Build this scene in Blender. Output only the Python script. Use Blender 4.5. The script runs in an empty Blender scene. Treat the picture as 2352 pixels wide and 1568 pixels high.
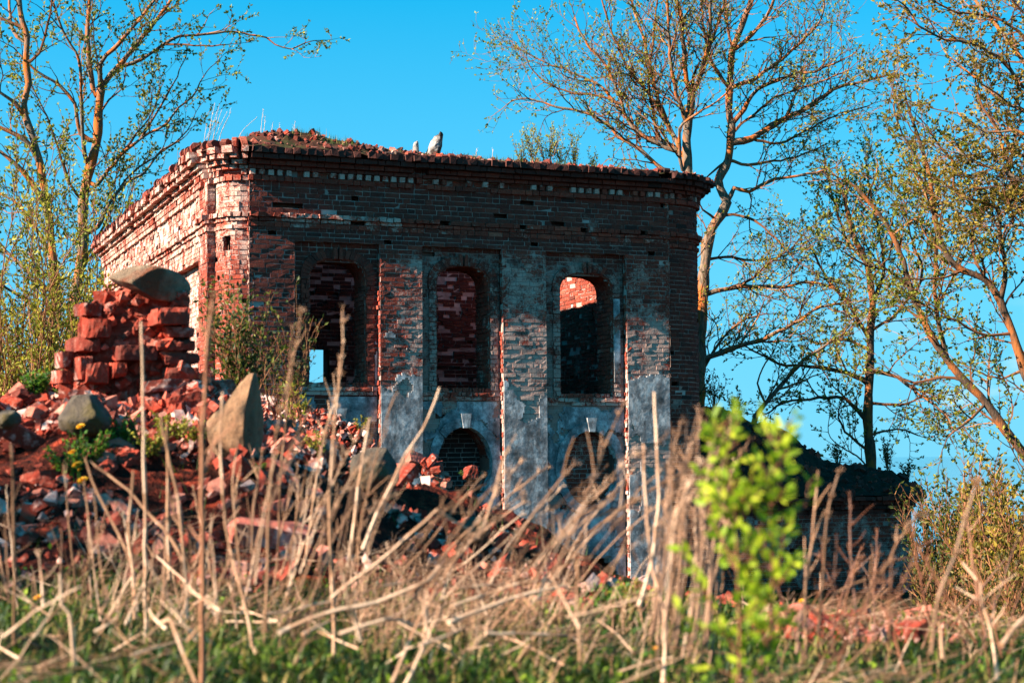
import bpy, math, random
from mathutils import Vector, Matrix, noise, Euler
R = random.Random(11)
scn = bpy.context.scene
COL = scn.collection
# ------------------------------------------------------------------ camera, sky, sun, exposure
FPX, CX, CY = 3800.0, 1176.0, 784.0        # focal length and centre in a 2352 px wide frame
PITCH, ROLL = math.atan(266/3800), 0.008
THETA = math.radians(22)                    # how far the church front is turned away
cp, sp = math.cos(PITCH), math.sin(PITCH)
FW = Vector((0, cp, sp)); UP0 = Vector((0, -sp, cp)); RT0 = Vector((1, 0, 0))
RT = RT0*math.cos(ROLL) - UP0*math.sin(ROLL); UP = UP0*math.cos(ROLL) + RT0*math.sin(ROLL)
cam_d = bpy.data.cameras.new('camera'); cam = bpy.data.objects.new('camera', cam_d); COL.objects.link(cam)
cam.matrix_world = Matrix(((RT.x, UP.x, -FW.x, 0), (RT.y, UP.y, -FW.y, 0), (RT.z, UP.z, -FW.z, 0), (0, 0, 0, 1)))
cam_d.sensor_width = 36; cam_d.lens = FPX/2352*36
cam_d.clip_start = 0.05; cam_d.clip_end = 9000
cam_d.dof.use_dof = True; cam_d.dof.focus_distance = 28.0; cam_d.dof.aperture_fstop = 4.9; cam_d.dof.aperture_blades = 8
scn.camera = cam
SKY_TINT = (0.02, 2.2, 2.35, 1)
SUN_EL, SUN_D = math.radians(30), math.radians(4.2)
u3 = Vector((math.cos(THETA), math.sin(THETA), 0)); n3 = Vector((math.sin(THETA), -math.cos(THETA), 0))
sh = -u3*math.cos(SUN_D) + n3*math.sin(SUN_D)
SUN = (sh*math.cos(SUN_EL) + Vector((0, 0, math.sin(SUN_EL)))).normalized()
sd = bpy.data.lights.new('sun', 'SUN'); so = bpy.data.objects.new('sun', sd); COL.objects.link(so)
sd.energy = 5.0; sd.angle = math.radians(0.5); sd.color = (1.0, 0.86, 0.70)
so.rotation_euler = SUN.to_track_quat('Z', 'Y').to_euler(); so.location = (-30, -20, 40)
w = bpy.data.worlds.new('World'); scn.world = w; w.use_nodes = True
nt = w.node_tree; nt.nodes.clear()
def wn(t, **k):
    n = nt.nodes.new(t)
    for a, b in k.items(): setattr(n, a, b)
    return n
sky = wn('ShaderNodeTexSky', sky_type='NISHITA', sun_disc=False)
sky.sun_elevation = SUN_EL; sky.sun_rotation = math.atan2(SUN.x, SUN.y); sky.air_density = 1.0; sky.dust_density = 0.2; sky.ozone_density = 2.0
skm = wn('ShaderNodeMapping'); skm.inputs['Location'].default_value = (0, 0, 0.30); skm.inputs['Scale'].default_value = (1, 1, 0.75)
hs = wn('ShaderNodeMix', data_type='RGBA', blend_type='MULTIPLY'); hs.inputs['Factor'].default_value = 1.0; hs.inputs['B'].default_value = SKY_TINT
tc = wn('ShaderNodeTexCoord'); mp = wn('ShaderNodeMapping'); mp.inputs['Scale'].default_value = (3, 3, 9)
cn = wn('ShaderNodeTexNoise'); cn.inputs['Scale'].default_value = 2.2; cn.inputs['Detail'].default_value = 6
sepx = wn('ShaderNodeSeparateXYZ')
cr = wn('ShaderNodeMapRange'); cr.inputs[1].default_value = 0.52; cr.inputs[2].default_value = 0.72
lowc = wn('ShaderNodeMapRange'); lowc.inputs[1].default_value = 0.10; lowc.inputs[2].default_value = 0.03
rgt = wn('ShaderNodeMapRange'); rgt.inputs[1].default_value = 0.16; rgt.inputs[2].default_value = 0.24
m1 = wn('ShaderNodeMath', operation='MULTIPLY'); m2 = wn('ShaderNodeMath', operation='MULTIPLY')
cmix = wn('ShaderNodeMix', data_type='RGBA'); cmix.inputs['B'].default_value = (9.0, 9.3, 10, 1)
bg = wn('ShaderNodeBackground'); bg.inputs['Strength'].default_value = 0.0335; wo = wn('ShaderNodeOutputWorld')
L = nt.links.new
L(tc.outputs['Generated'], skm.inputs[0]); L(skm.outputs[0], sky.inputs[0]); L(sky.outputs[0], hs.inputs['A']); 
pale = wn('ShaderNodeMapRange'); pale.inputs[1].default_value = 0.29; pale.inputs[2].default_value = 0.0; pale.inputs[4].default_value = 0.9
pmix = wn('ShaderNodeMix', data_type='RGBA'); pmix.inputs['B'].default_value = (1.75, 5.2, 6.9, 1)
L(sepx.outputs['Z'], pale.inputs[0]); L(pale.outputs[0], pmix.inputs['Factor']); L(hs.outputs['Result'], pmix.inputs['A']); L(pmix.outputs['Result'], cmix.inputs['A'])
L(tc.outputs['Generated'], mp.inputs[0]); L(mp.outputs[0], cn.inputs['Vector']); L(tc.outputs['Generated'], sepx.inputs[0])
L(cn.outputs[0], cr.inputs[0]); L(sepx.outputs['Z'], lowc.inputs[0]); L(sepx.outputs['X'], rgt.inputs[0])
L(cr.outputs[0], m1.inputs[0]); L(lowc.outputs[0], m1.inputs[1]); L(m1.outputs[0], m2.inputs[0]); L(rgt.outputs[0], m2.inputs[1])
L(m2.outputs[0], cmix.inputs['Factor']); L(cmix.outputs['Result'], bg.inputs['Color']); L(bg.outputs[0], wo.inputs[0])
scn.view_settings.view_transform = 'Standard'; scn.view_settings.look = 'None'
scn.view_settings.exposure = 2.05; scn.view_settings.gamma = 1
scn.cycles.max_bounces = 6; scn.cycles.transparent_max_bounces = 8

# ------------------------------------------------------------------ helpers
def ray(px, py): return FW + RT*((px-CX)/FPX) + UP*((CY-py)/FPX)
def at(px, py, Y):
    r = ray(px, py); return r*(Y/r.y)
def proj(p):
    f = p.dot(FW); return CX + FPX*p.dot(RT)/f, CY - FPX*p.dot(UP)/f
def fbm(x, y, z=0.0, o=4): return noise.fractal(Vector((x, y, z)), 1.0, 2.0, o)
def lerp(a, b, t): return a + (b-a)*t
def sstep(a, b, x):
    t = min(1, max(0, (x-a)/(b-a))); return t*t*(3-2*t)
def interp(xs, ys, x):
    if x <= xs[0]: return ys[0]
    for i in range(1, len(xs)):
        if x <= xs[i]: return lerp(ys[i-1], ys[i], (x-xs[i-1])/(xs[i]-xs[i-1]))
    return ys[-1]

class MB:
    def __init__(s): s.v = []; s.f = []; s.c = []
    def add(s, vs, fs, col=(0.5, 0, 0)):
        o = len(s.v); s.v.extend([(a[0], a[1], a[2]) for a in vs])
        for f in fs: s.f.append([i+o for i in f]); s.c.append(col)
    def mesh(s, name, mat, org=(0, 0, 0), smooth=False):
        me = bpy.data.meshes.new(name)
        me.from_pydata([(a[0]-org[0], a[1]-org[1], a[2]-org[2]) for a in s.v], [], s.f)
        at_ = me.attributes.new('tint', 'FLOAT_COLOR', 'FACE')
        fl = []
        for c in s.c: fl.extend((c[0], c[1], c[2], 1.0))
        at_.data.foreach_set('color', fl)
        if smooth: me.polygons.foreach_set('use_smooth', [True]*len(me.polygons))
        me.materials.append(mat); me.update()
        return me
    def build(s, name, mat, parent=None, org=(0, 0, 0), smooth=False):
        o = bpy.data.objects.new(name, s.mesh(name, mat, org, smooth)); COL.objects.link(o)
        if parent: o.parent = parent
        else: o.location = org
        return o

def tag(o, label=None, cat=None, group=None, kind=None):
    if label: o['label'] = label
    if cat: o['category'] = cat
    if group: o['group'] = group
    if kind: o['kind'] = kind
    return o
def empty(name, loc, label, cat, group=None, rz=0):
    o = bpy.data.objects.new(name, None); COL.objects.link(o); o.location = loc; o.rotation_euler = (0, 0, rz)
    o.empty_display_size = 0.2
    return tag(o, label, cat, group)

BOXF = [(0, 1, 2, 3), (7, 6, 5, 4), (0, 4, 5, 1), (1, 5, 6, 2), (2, 6, 7, 3), (3, 7, 4, 0)]
def box(mb, c, t, n, u, ht, hn, hu, j=0.0, col=(0.5, 0, 0), rnd=R):
    vs = []
    for sn in (1, -1):
        for st, su in ((-1, -1), (1, -1), (1, 1), (-1, 1)):
            p = [c[k] + t[k]*st*ht + n[k]*sn*hn + u[k]*su*hu + (rnd.uniform(-j, j) if j else 0) for k in range(3)]
            vs.append(p)
    mb.add(vs, BOXF, col)
def abox(mb, x0, x1, y0, y1, z0, z1, col=(0.5, 0, 0)):
    box(mb, ((x0+x1)/2, (y0+y1)/2, (z0+z1)/2), (1, 0, 0), (0, -1, 0), (0, 0, 1), (x1-x0)/2, (y1-y0)/2, (z1-z0)/2, 0, col)
def tube(mb, pts, rads, k=5, col=(0.5, 0, 0), cap=True):
    o = len(mb.v); n = len(pts); prev = None
    for i, p in enumerate(pts):
        d = (pts[min(i+1, n-1)] - pts[max(i-1, 0)])
        if d.length < 1e-7: d = Vector((0, 0, 1))
        d.normalize()
        if prev is None:
            a = d.orthogonal().normalized()
        else:
            a = prev - d*prev.dot(d)
            a = a.normalized() if a.length > 1e-6 else d.orthogonal().normalized()
        prev = a; b = d.cross(a); r = rads[i]
        for q in range(k):
            an = 2*math.pi*q/k; e = p + a*(math.cos(an)*r) + b*(math.sin(an)*r)
            mb.v.append((e.x, e.y, e.z))
    for i in range(n-1):
        for q in range(k):
            q2 = (q+1) % k
            mb.f.append([o+i*k+q, o+i*k+q2, o+(i+1)*k+q2, o+(i+1)*k+q]); mb.c.append(col)
    if cap:
        mb.f.append([o+(n-1)*k+q for q in range(k)]); mb.c.append(col)
        mb.f.append([o+q for q in reversed(range(k))]); mb.c.append(col)
def smooth_pts(P, step):
    """Catmull-Rom through P, resampled about every step."""
    out = []
    n = len(P)
    for i in range(n-1):
        p0, p1, p2, p3 = P[max(i-1, 0)], P[i], P[i+1], P[min(i+2, n-1)]
        m = max(1, int((p2-p1).length/step))
        for k in range(m):
            t = k/m; t2 = t*t; t3 = t2*t
            out.append(0.5*((2*p1) + (p2-p0)*t + (2*p0-5*p1+4*p2-p3)*t2 + (3*p1-p0-3*p2+p3)*t3))
    out.append(P[-1].copy())
    return out
def rvec(rnd=R):
    while True:
        v = Vector((rnd.uniform(-1, 1), rnd.uniform(-1, 1), rnd.uniform(-1, 1)))
        if 0.05 < v.length < 1: return v.normalized()
def leafquad(mb, p, d, nrm, ln, wd, col):
    s = d.cross(nrm)
    if s.length < 1e-4: s = d.orthogonal()
    s.normalize(); m = p + d*ln*0.5; up = s.cross(d)*(wd*0.18)
    mb.add([p, m + s*wd*0.5 + up, p + d*ln, m - s*wd*0.5 + up], [(0, 1, 2), (0, 2, 3)], col)

# ------------------------------------------------------------------ materials
class MT:
    def __init__(s, name, rough=0.9, spec=0.2):
        s.m = bpy.data.materials.new(name); s.m.use_nodes = True; s.nt = s.m.node_tree
        s.b = s.nt.nodes['Principled BSDF']; s.b.inputs['Roughness'].default_value = rough
        s.b.inputs['Specular IOR Level'].default_value = spec
        s.tc = s.nt.nodes.new('ShaderNodeTexCoord'); s.at = s.nt.nodes.new('ShaderNodeAttribute'); s.at.attribute_name = 'tint'
        s.sep = s.nt.nodes.new('ShaderNodeSeparateColor'); s.nt.links.new(s.at.outputs['Color'], s.sep.inputs[0])
    def l(s, a, b): s.nt.links.new(a, b)
    def noise(s, sc, det=4, rough=0.6, stretch=None):
        n = s.nt.nodes.new('ShaderNodeTexNoise'); n.inputs['Scale'].default_value = sc; n.inputs['Detail'].default_value = det
        n.inputs['Roughness'].default_value = rough
        if stretch:
            mp = s.nt.nodes.new('ShaderNodeMapping'); mp.inputs['Scale'].default_value = stretch
            s.l(s.tc.outputs['Object'], mp.inputs[0]); s.l(mp.outputs[0], n.inputs['Vector'])
        else: s.l(s.tc.outputs['Object'], n.inputs['Vector'])
        return n.outputs[0]
    def ramp(s, fac, stops):
        r = s.nt.nodes.new('ShaderNodeValToRGB'); e = r.color_ramp.elements
        e[0].position = stops[0][0]; e[0].color = (*stops[0][1], 1); e[1].position = stops[-1][0]; e[1].color = (*stops[-1][1], 1)
        for p, c in stops[1:-1]:
            q = e.new(p); q.color = (*c, 1)
        s.l(fac, r.inputs[0]); return r.outputs[0]
    def math(s, op, a, b):
        n = s.nt.nodes.new('ShaderNodeMath'); n.operation = op
        for i, x in enumerate((a, b)):
            if isinstance(x, (int, float)): n.inputs[i].default_value = x
            else: s.l(x, n.inputs[i])
        return n.outputs[0]
    def mrange(s, x, a, b, c=0.0, d=1.0):
        n = s.nt.nodes.new('ShaderNodeMapRange')
        for i, q in ((1, a), (2, b), (3, c), (4, d)): n.inputs[i].default_value = q
        s.l(x, n.inputs[0]); return n.outputs[0]
    def mix(s, f, a, b, mode='MIX'):
        n = s.nt.nodes.new('ShaderNodeMix'); n.data_type = 'RGBA'; n.blend_type = mode
        for i, x in (('Factor', f), ('A', a), ('B', b)):
            if isinstance(x, (int, float)): n.inputs[i].default_value = x
            elif isinstance(x, tuple): n.inputs[i].default_value = (*x, 1)
            else: s.l(x, n.inputs[i])
        return n.outputs['Result']
    def bump(s, h, st, dist=0.02):
        n = s.nt.nodes.new('ShaderNodeBump'); n.inputs['Strength'].default_value = st; n.inputs['Distance'].default_value = dist
        s.l(h, n.inputs['Height']); s.l(n.outputs[0], s.b.inputs['Normal'])
    def col(s, c): s.l(c, s.b.inputs['Base Color'])
    r = property(lambda s: s.sep.outputs[0]); g = property(lambda s: s.sep.outputs[1]); bl = property(lambda s: s.sep.outputs[2])

def brick_material(name, stops, washcol):
    m = MT(name, 0.92, 0.15)
    base = m.ramp(m.r, stops)
    n1 = m.noise(9, 6, 0.7); n2 = m.noise(2.2, 5, 0.65); n3_ = m.noise(40, 3, 0.6)
    base = m.mix(m.mrange(n1, 0.35, 0.75), base, (0.11, 0.03, 0.02), 'MIX')
    base = m.mix(m.math('MULTIPLY', m.mrange(n3_, 0.5, 0.7), 0.16), base, (0.62, 0.36, 0.26))
    wsh = m.math('ADD', m.math('ADD', m.g, m.math('MULTIPLY', m.math('SUBTRACT', n2, 0.5), 2.2)), m.math('MULTIPLY', m.math('SUBTRACT', n1, 0.5), 1.5))
    wsh = m.math('ADD', wsh, m.math('MULTIPLY', m.math('SUBTRACT', n3_, 0.5), 1.1))
    wsh = m.math('MULTIPLY', m.mrange(wsh, 0.30, 0.75), 0.85)
    c = m.mix(wsh, base, washcol)
    c = m.mix(m.bl, c, (0.025, 0.018, 0.016))  # dark crust, and shade put into the colour of unlit walls
    m.col(c); m.bump(m.math('ADD', n1, m.math('MULTIPLY', n3_, 0.6)), 0.7, 0.012)
    return m.m
RED = [(0, (0.11, 0.018, 0.011)), (0.35, (0.23, 0.030, 0.016)), (0.7, (0.38, 0.055, 0.028)), (1, (0.46, 0.13, 0.08))]
M_BRICK = brick_material('weathered_brick', RED, (0.54, 0.37, 0.30))
M_RUB = brick_material('broken_brick', [(0, (0.07, 0.010, 0.006)), (0.4, (0.24, 0.026, 0.012)), (0.75, (0.42, 0.05, 0.024)), (1, (0.56, 0.25, 0.18))], (0.56, 0.38, 0.32))
def simple(name, stops, sc=6, det=5, bump=0.5, rough=0.95, bd=0.01, spec=0.15, stretch=None, attr=0.35):
    m = MT(name, rough, spec)
    n = m.noise(sc, det, 0.65, stretch)
    f = m.math('ADD', m.math('MULTIPLY', n, 1-attr), m.math('MULTIPLY', m.r, attr))
    m.col(m.ramp(f, stops)); m.bump(n, bump, bd)
    return m.m
M_MORT = simple('lime_mortar', [(0.25, (0.20, 0.14, 0.12)), (0.6, (0.40, 0.31, 0.27)), (0.85, (0.55, 0.44, 0.38))], 8)
def plaster_material():
    m = MT('old_plaster', 0.9, 0.15)
    n1 = m.noise(2.6, 9, 0.78); n2 = m.noise(16, 6, 0.75); n3_ = m.noise(4.5, 8, 0.75, (1, 1, 0.4))
    c = m.ramp(n1, [(0.34, (0.05, 0.05, 0.052)), (0.48, (0.22, 0.22, 0.225)), (0.62, (0.60, 0.59, 0.58))])
    c = m.mix(m.mrange(n3_, 0.46, 0.66, 0, 0.9), c, (0.05, 0.045, 0.042))
    c = m.mix(m.mrange(n2, 0.55, 0.75, 0, 0.5), c, (0.30, 0.17, 0.13))
    m.col(c); m.bump(m.math('ADD', n2, n1), 0.35, 0.010); return m.m
M_PLAST = plaster_material()
M_CORE = simple('wall_core', [(0.2, (0.10, 0.04, 0.03)), (0.8, (0.25, 0.12, 0.09))], 5)
def ground_material():
    m = MT('ground_soil', 1.0, 0.05)
    n1 = m.noise(1.2, 6); n2 = m.noise(14, 5, 0.7); n3_ = m.noise(55, 3)
    soil = m.ramp(n2, [(0.3, (0.008, 0.006, 0.004)), (0.6, (0.030, 0.018, 0.010)), (0.8, (0.075, 0.045, 0.025))])
    grn = m.ramp(n2, [(0.3, (0.006, 0.011, 0.002)), (0.7, (0.022, 0.036, 0.006))])
    red = m.ramp(n2, [(0.35, (0.010, 0.005, 0.004)), (0.52, (0.05, 0.011, 0.007)), (0.72, (0.34, 0.05, 0.024))])
    c = m.mix(m.mrange(n1, 0.4, 0.6), soil, grn)
    f = m.mrange(m.math('ADD', m.r, m.math('MULTIPLY', m.math('SUBTRACT', n1, 0.5), 1.2)), 0.35, 0.65)
    m.col(m.mix(f, c, red)); m.bump(m.math('ADD', n2, n3_), 0.9, 0.03); return m.m
M_GROUND = ground_material()
M_TURF = simple('dark_turf', [(0.3, (0.008, 0.007, 0.005)), (0.6, (0.022, 0.019, 0.010)), (0.85, (0.035, 0.035, 0.012))], 9, attr=.1)
M_ROOF = simple('turf_and_brick_dust', [(0.25, (0.018, 0.010, 0.006)), (0.45, (0.06, 0.020, 0.011)), (0.55, (0.03, 0.03, 0.009)), (0.8, (0.09, 0.062, 0.026))], 7, attr=.4)
def bark_material(name, lo, hi, lich):
    m = MT(name, 0.95, 0.1)
    n1 = m.noise(3.5, 5, 0.65, (1, 1, 0.4)); n2 = m.noise(26, 4, 0.7, (1, 1, 0.25))
    c = m.ramp(n2, [(0.3, lo), (0.7, hi)])
    c = m.mix(m.mrange(n1, 0.47, 0.60), c, lich)
    m.col(c); m.bump(n2, 0.9, 0.02); return m.m
M_BARK = bark_material('lichen_bark', (0.035, 0.024, 0.017), (0.24, 0.17, 0.12), (0.38, 0.10, 0.02))
M_BARK_SHADE = bark_material('shaded_bark', (0.03, 0.02, 0.015), (0.11, 0.07, 0.048), (0.26, 0.085, 0.025))  # darker bark copy; shade on the right-hand trunks put into its colour
M_TWIG = simple('twig_bark', [(0.2, (0.035, 0.018, 0.012)), (0.55, (0.14, 0.055, 0.024)), (0.85, (0.32, 0.15, 0.07))], 3, attr=0.6)
def leaf_material(name, stops, tr=0.4):
    m = MT(name, 0.55, 0.3)
    c = m.ramp(m.r, stops); m.col(c)
    t = m.nt.nodes.new('ShaderNodeBsdfTranslucent'); m.l(c, t.inputs[0])
    x = m.nt.nodes.new('ShaderNodeMixShader'); x.inputs[0].default_value = tr
    out = m.nt.nodes['Material Output']; m.l(m.b.outputs[0], x.inputs[1]); m.l(t.outputs[0], x.inputs[2]); m.l(x.outputs[0], out.inputs[0])
    return m.m
M_LEAF = leaf_material('young_leaf', [(0, (0.035, 0.05, 0.006)), (0.5, (0.17, 0.18, 0.014)), (1, (0.36, 0.32, 0.03))])
M_LEAFO = leaf_material('olive_leaf', [(0, (0.05, 0.045, 0.007)), (0.5, (0.18, 0.13, 0.014)), (1, (0.33, 0.23, 0.025))])
M_LEAFG = leaf_material('weed_leaf', [(0, (0.008, 0.025, 0.004)), (0.5, (0.045, 0.13, 0.012)), (1, (0.15, 0.29, 0.025))])
M_TURFLEAF = leaf_material('turf_leaf', [(0, (0.008, 0.025, 0.003)), (0.5, (0.07, 0.15, 0.010)), (1, (0.26, 0.34, 0.022))])
M_LEAFD = leaf_material('shrub_leaf', [(0, (0.012, 0.022, 0.005)), (0.5, (0.05, 0.07, 0.010)), (1, (0.17, 0.17, 0.02))])
M_SAP = leaf_material('sapling_leaf', [(0, (0.10, 0.18, 0.008)), (0.5, (0.28, 0.40, 0.015)), (1, (0.52, 0.55, 0.035))], 0.5)
M_GRASS = leaf_material('grass_blade', [(0, (0.004, 0.011, 0.001)), (0.5, (0.024, 0.058, 0.005)), (0.8, (0.10, 0.14, 0.010)), (1, (0.34, 0.22, 0.08))], 0.3)
M_STRAW = leaf_material('dry_straw', [(0, (0.035, 0.015, 0.007)), (0.35, (0.13, 0.058, 0.026)), (0.7, (0.40, 0.21, 0.115)), (1, (0.68, 0.46, 0.31))], 0.15)
M_WEED = leaf_material('brown_weed_stem', [(0, (0.05, 0.017, 0.008)), (0.5, (0.15, 0.05, 0.023)), (1, (0.28, 0.12, 0.06))], 0.1)
M_PETAL = leaf_material('yellow_petal', [(0, (0.75, 0.33, 0.01)), (1, (0.90, 0.50, 0.02))], 0.3)
def stone_material(name, stops, lich, th):
    m = MT(name, 0.9, 0.2)
    n1 = m.noise(9, 8, 0.75); n2 = m.noise(70, 5, 0.75); n3_ = m.noise(3.1, 5, 0.6, (1, 1.3, 0.8))
    c = m.ramp(n1, stops); c = m.mix(m.mrange(n3_, th, th+0.1), c, lich); c = m.mix(m.mrange(n2, 0.45, 0.7, 0, 0.6), c, (0.045, 0.035, 0.03))
    m.col(c); m.bump(m.math('ADD', n1, m.math('MULTIPLY', n2, 0.5)), 1.0, 0.03); return m.m
M_BOUL = stone_material('pale_boulder', [(0.3, (0.09, 0.058, 0.036)), (0.5, (0.24, 0.16, 0.10)), (0.72, (0.42, 0.31, 0.22))], (0.17, 0.055, 0.025), 0.50)
M_BOULT = stone_material('tan_boulder', [(0.3, (0.17, 0.085, 0.045)), (0.5, (0.31, 0.17, 0.09)), (0.72, (0.42, 0.26, 0.16))], (0.20, 0.10, 0.05), 0.52)
M_BOULG = stone_material('grey_boulder', [(0.3, (0.045, 0.034, 0.026)), (0.55, (0.12, 0.094, 0.070)), (0.75, (0.24, 0.19, 0.14))], (0.10, 0.075, 0.03), 0.54)
M_BIRCH = stone_material('birch_stump_bark', [(0.35, (0.25, 0.22, 0.20)), (0.6, (0.45, 0.40, 0.37)), (0.8, (0.5, 0.45, 0.42))], (0.04, 0.025, 0.02), 0.46)
def water_material():
    m = MT('water', 0.08, 0.5); m.b.inputs['Base Color'].default_value = (0.02, 0.07, 0.12, 1)
    m.bump(m.noise(1.5, 4), 0.2, 0.05); return m.m
M_WATER = water_material()
# ------------------------------------------------------------------ ground
def h_near(x): return interp([-6, -2, 0, 1.2, 2.0, 3.2, 5], [-.44, -.42, -.48, -.55, -.60, -.80, -1.3], x)
def h_crest(x): return interp([-7, -3, -2.47, -2.0, -1.57, -1.3, -1.1, -.95, -.78, -.58, -.35, -.16, .1, .26, .68, 2, 3.5, 6],
                              [.2, .31, .30, .35, .34, .30, .22, .12, .0, -.09, -.12, -.20, -.36, -.50, -.66, -.80, -1.2, -2.0], x)
def h_far(x, y):
    z = -2.75 - 0.10*max(0, y-45)*0.2
    z -= 6.5*sstep(6.5, 26, x - 0.05*y)
    return max(z, -9.6)
def H(x, y, rough=True):
    hn, hc = h_near(x), h_crest(x)
    if y <= 5.0: z = hn - 0.05*max(0, 2.5-y)
    elif y <= 8.0: z = lerp(hn, hc, sstep(5.0, 8.0, y)*0.5 + 0.5*(y-5)/3)
    elif y <= 14: z = lerp(hc, h_far(x, 14), sstep(7.6, 14, y))
    else: z = h_far(x, y)
    if rough and y < 18:
        mm = mound(x, y)
        z += fbm(x*1.3, y*1.3, 3.1, 4)*(0.03+0.05*mm) + fbm(x*3.2, y*2.2, 5.5, 3)*.085*mm + fbm(x*7, y*7, 7.7, 3)*(0.012+0.03*mm)
        z -= .34*math.exp(-((x+.22)/.36)**2 - ((y-6.55)/.62)**2)
        z += .10*math.exp(-((x+.95)/.3)**2 - ((y-6.6)/.5)**2)
    elif rough: z += fbm(x*.25, y*.25, 1.7, 3)*0.25
    return z
def mound(x, y):
    a = sstep(5.0, 5.7, y)*sstep(13, 9, y)
    return a*interp([-4, -.6, .2, .6, 1.0], [1, 1, .7, .25, .12], x)
def build_ground():
    def axis(lo, hi, st, far):
        a = []; x = lo
        while x <= hi: a.append(x); x += st
        l, s, x = [], st, lo
        while x > -far: s *= 1.22; x -= s; l.append(x)
        rr, s, x = [], st, hi
        while x < far: s *= 1.22; x += s; rr.append(x)
        return l[::-1] + a + rr
    xs = axis(-3.6, 3.6, 0.055, 3000); ys = axis(1.6, 11.0, 0.06, 3000)
    mb = MB()
    for y in ys:
        for x in xs: mb.v.append((x, y, H(x, y)))
    nx = len(xs)
    for j in range(len(ys)-1):
        for i in range(nx-1):
            mb.f.append([j*nx+i, j*nx+i+1, (j+1)*nx+i+1, (j+1)*nx+i])
            mb.c.append((mound(xs[i], ys[j]) if abs(xs[i]) < 8 and ys[j] < 16 else 0.0, 0, 0))
    tag(mb.build('ground', M_GROUND, smooth=True), kind='structure')
    mb = MB()
    mb.add([(10, 30, -9.0), (5500, 30, -9.0), (5500, 5500, -9.0), (600, 5500, -9.0)], [(0, 1, 2, 3)])
    tag(mb.build('river', M_WATER), kind='structure')
build_ground()

# ------------------------------------------------------------------ church: local frame s (along the front), d (into the building), z
C0 = at(571, 700, 27.0); C0 = Vector((C0.x, C0.y, 0.0)); ZB = -2.75
church = empty('ruined_church', (C0.x, C0.y, ZB), 'ruined roofless red brick church with peeling plaster and empty arched windows', 'church', rz=THETA)
def fs(px, py, d=0.0):
    """photo pixel -> (s, z) on the plane at depth d of the church frame"""
    r = ray(px, py); o = -C0
    dn = -n3
    t = (d - o.dot(dn))/r.dot(dn); p = r*t - C0
    return p.dot(u3), p.z
def S(px, py=800, d=0.0): return fs(px, py, d)[0]
def Z(px, py, d=0.0): return fs(px, py, d)[1]
def to_world(s, d, z): return Vector((C0.x, C0.y, 0)) + u3*s - n3*d + Vector((0, 0, z))
def cb(mb, name, mat, parent=church, smooth=False): return mb.build(name, mat, parent, (0, 0, ZB), smooth)

class Path:
    def __init__(s, pts):
        s.p = pts; s.cum = [0.0]
        for a, b in zip(pts, pts[1:]): s.cum.append(s.cum[-1] + math.hypot(b[0]-a[0], b[1]-a[1]))
        s.L = s.cum[-1]
    def at(s, t):
        t2 = min(max(t, 0), s.L)
        for i in range(1, len(s.cum)):
            if t2 <= s.cum[i] + 1e-9: break
        a, b = s.p[i-1], s.p[i]; ln = s.cum[i]-s.cum[i-1]; k = (t - s.cum[i-1])/ln
        tx, ty = (b[0]-a[0])/ln, (b[1]-a[1])/ln
        return a[0]+(b[0]-a[0])*k, a[1]+(b[1]-a[1])*k, tx, ty
def seg(a, b): return Path([a, b])
def arcp(cx, cy, a, b, a0, a1, n=14):
    return Path([(cx + a*math.cos(math.radians(lerp(a0, a1, i/n))), cy + b*math.sin(math.radians(lerp(a0, a1, i/n)))) for i in range(n+1)])
def lay(B, M, path, z0, z1, out=0.0, block=None, wash=None, miss=0.003, course=0.080, bl=0.262, dep=0.075, soot_shade=0.0, tone=0.0, headers=0.5, rag=None, jit=0.004, outj=0.004):
    n = max(1, round((z1-z0)/course)); ch = (z1-z0)/n
    for k in range(n):
        zc = z0 + (k+.5)*ch; t = -R.uniform(0, bl)
        bl_ = block(zc) if block else []
        while t < path.L - 0.02:
            ln = bl if R.random() > headers else bl*0.5
            a, b = max(t, 0), min(t+ln, path.L); t += ln
            if path.L - b < 0.05: b = path.L; t = path.L
            for (q0, q1) in bl_:
                if a >= q0 and b <= q1: a = b
                elif a < q0 < b and b <= q1 + 1e-6: b = q0
                elif a >= q0 and a < q1 < b: a = q1
            if b - a < 0.025: continue
            tm = (a+b)/2; x, y, tx, ty = path.at(tm); nx, ny = ty, -tx
            if rag and rag(x, zc): continue
            ws = wash(x, zc) if wash else 0.0
            ms = R.random() < miss
            o = out + R.gauss(0, outj)
            if R.random() < 0.05: o -= R.uniform(0.002, 0.006)
            if M is not None and not ms:
                q = out - 0.011; hw_ = (b-a)/2
                M.add([(x-tx*hw_+nx*q, y-ty*hw_+ny*q, zc-ch/2), (x+tx*hw_+nx*q, y+ty*hw_+ny*q, zc-ch/2), (x+tx*hw_+nx*q, y+ty*hw_+ny*q, zc+ch/2), (x-tx*hw_+nx*q, y-ty*hw_+ny*q, zc+ch/2)], [(0, 1, 2, 3)], (R.random(), 0, 0))
            if ms: continue
            c = o - dep/2
            box(B, (x+nx*c, y+ny*c, zc), (tx, ty, 0), (nx, ny, 0), (0, 0, 1), (b-a)/2-0.006, dep/2, ch/2-0.0055, jit,
                (min(1, max(0, R.gauss(0.45, 0.15)+tone)), ws, min(1, max(0, soot_shade + (R.uniform(0, .5) if R.random() < 0.06 else 0)))))

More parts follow.
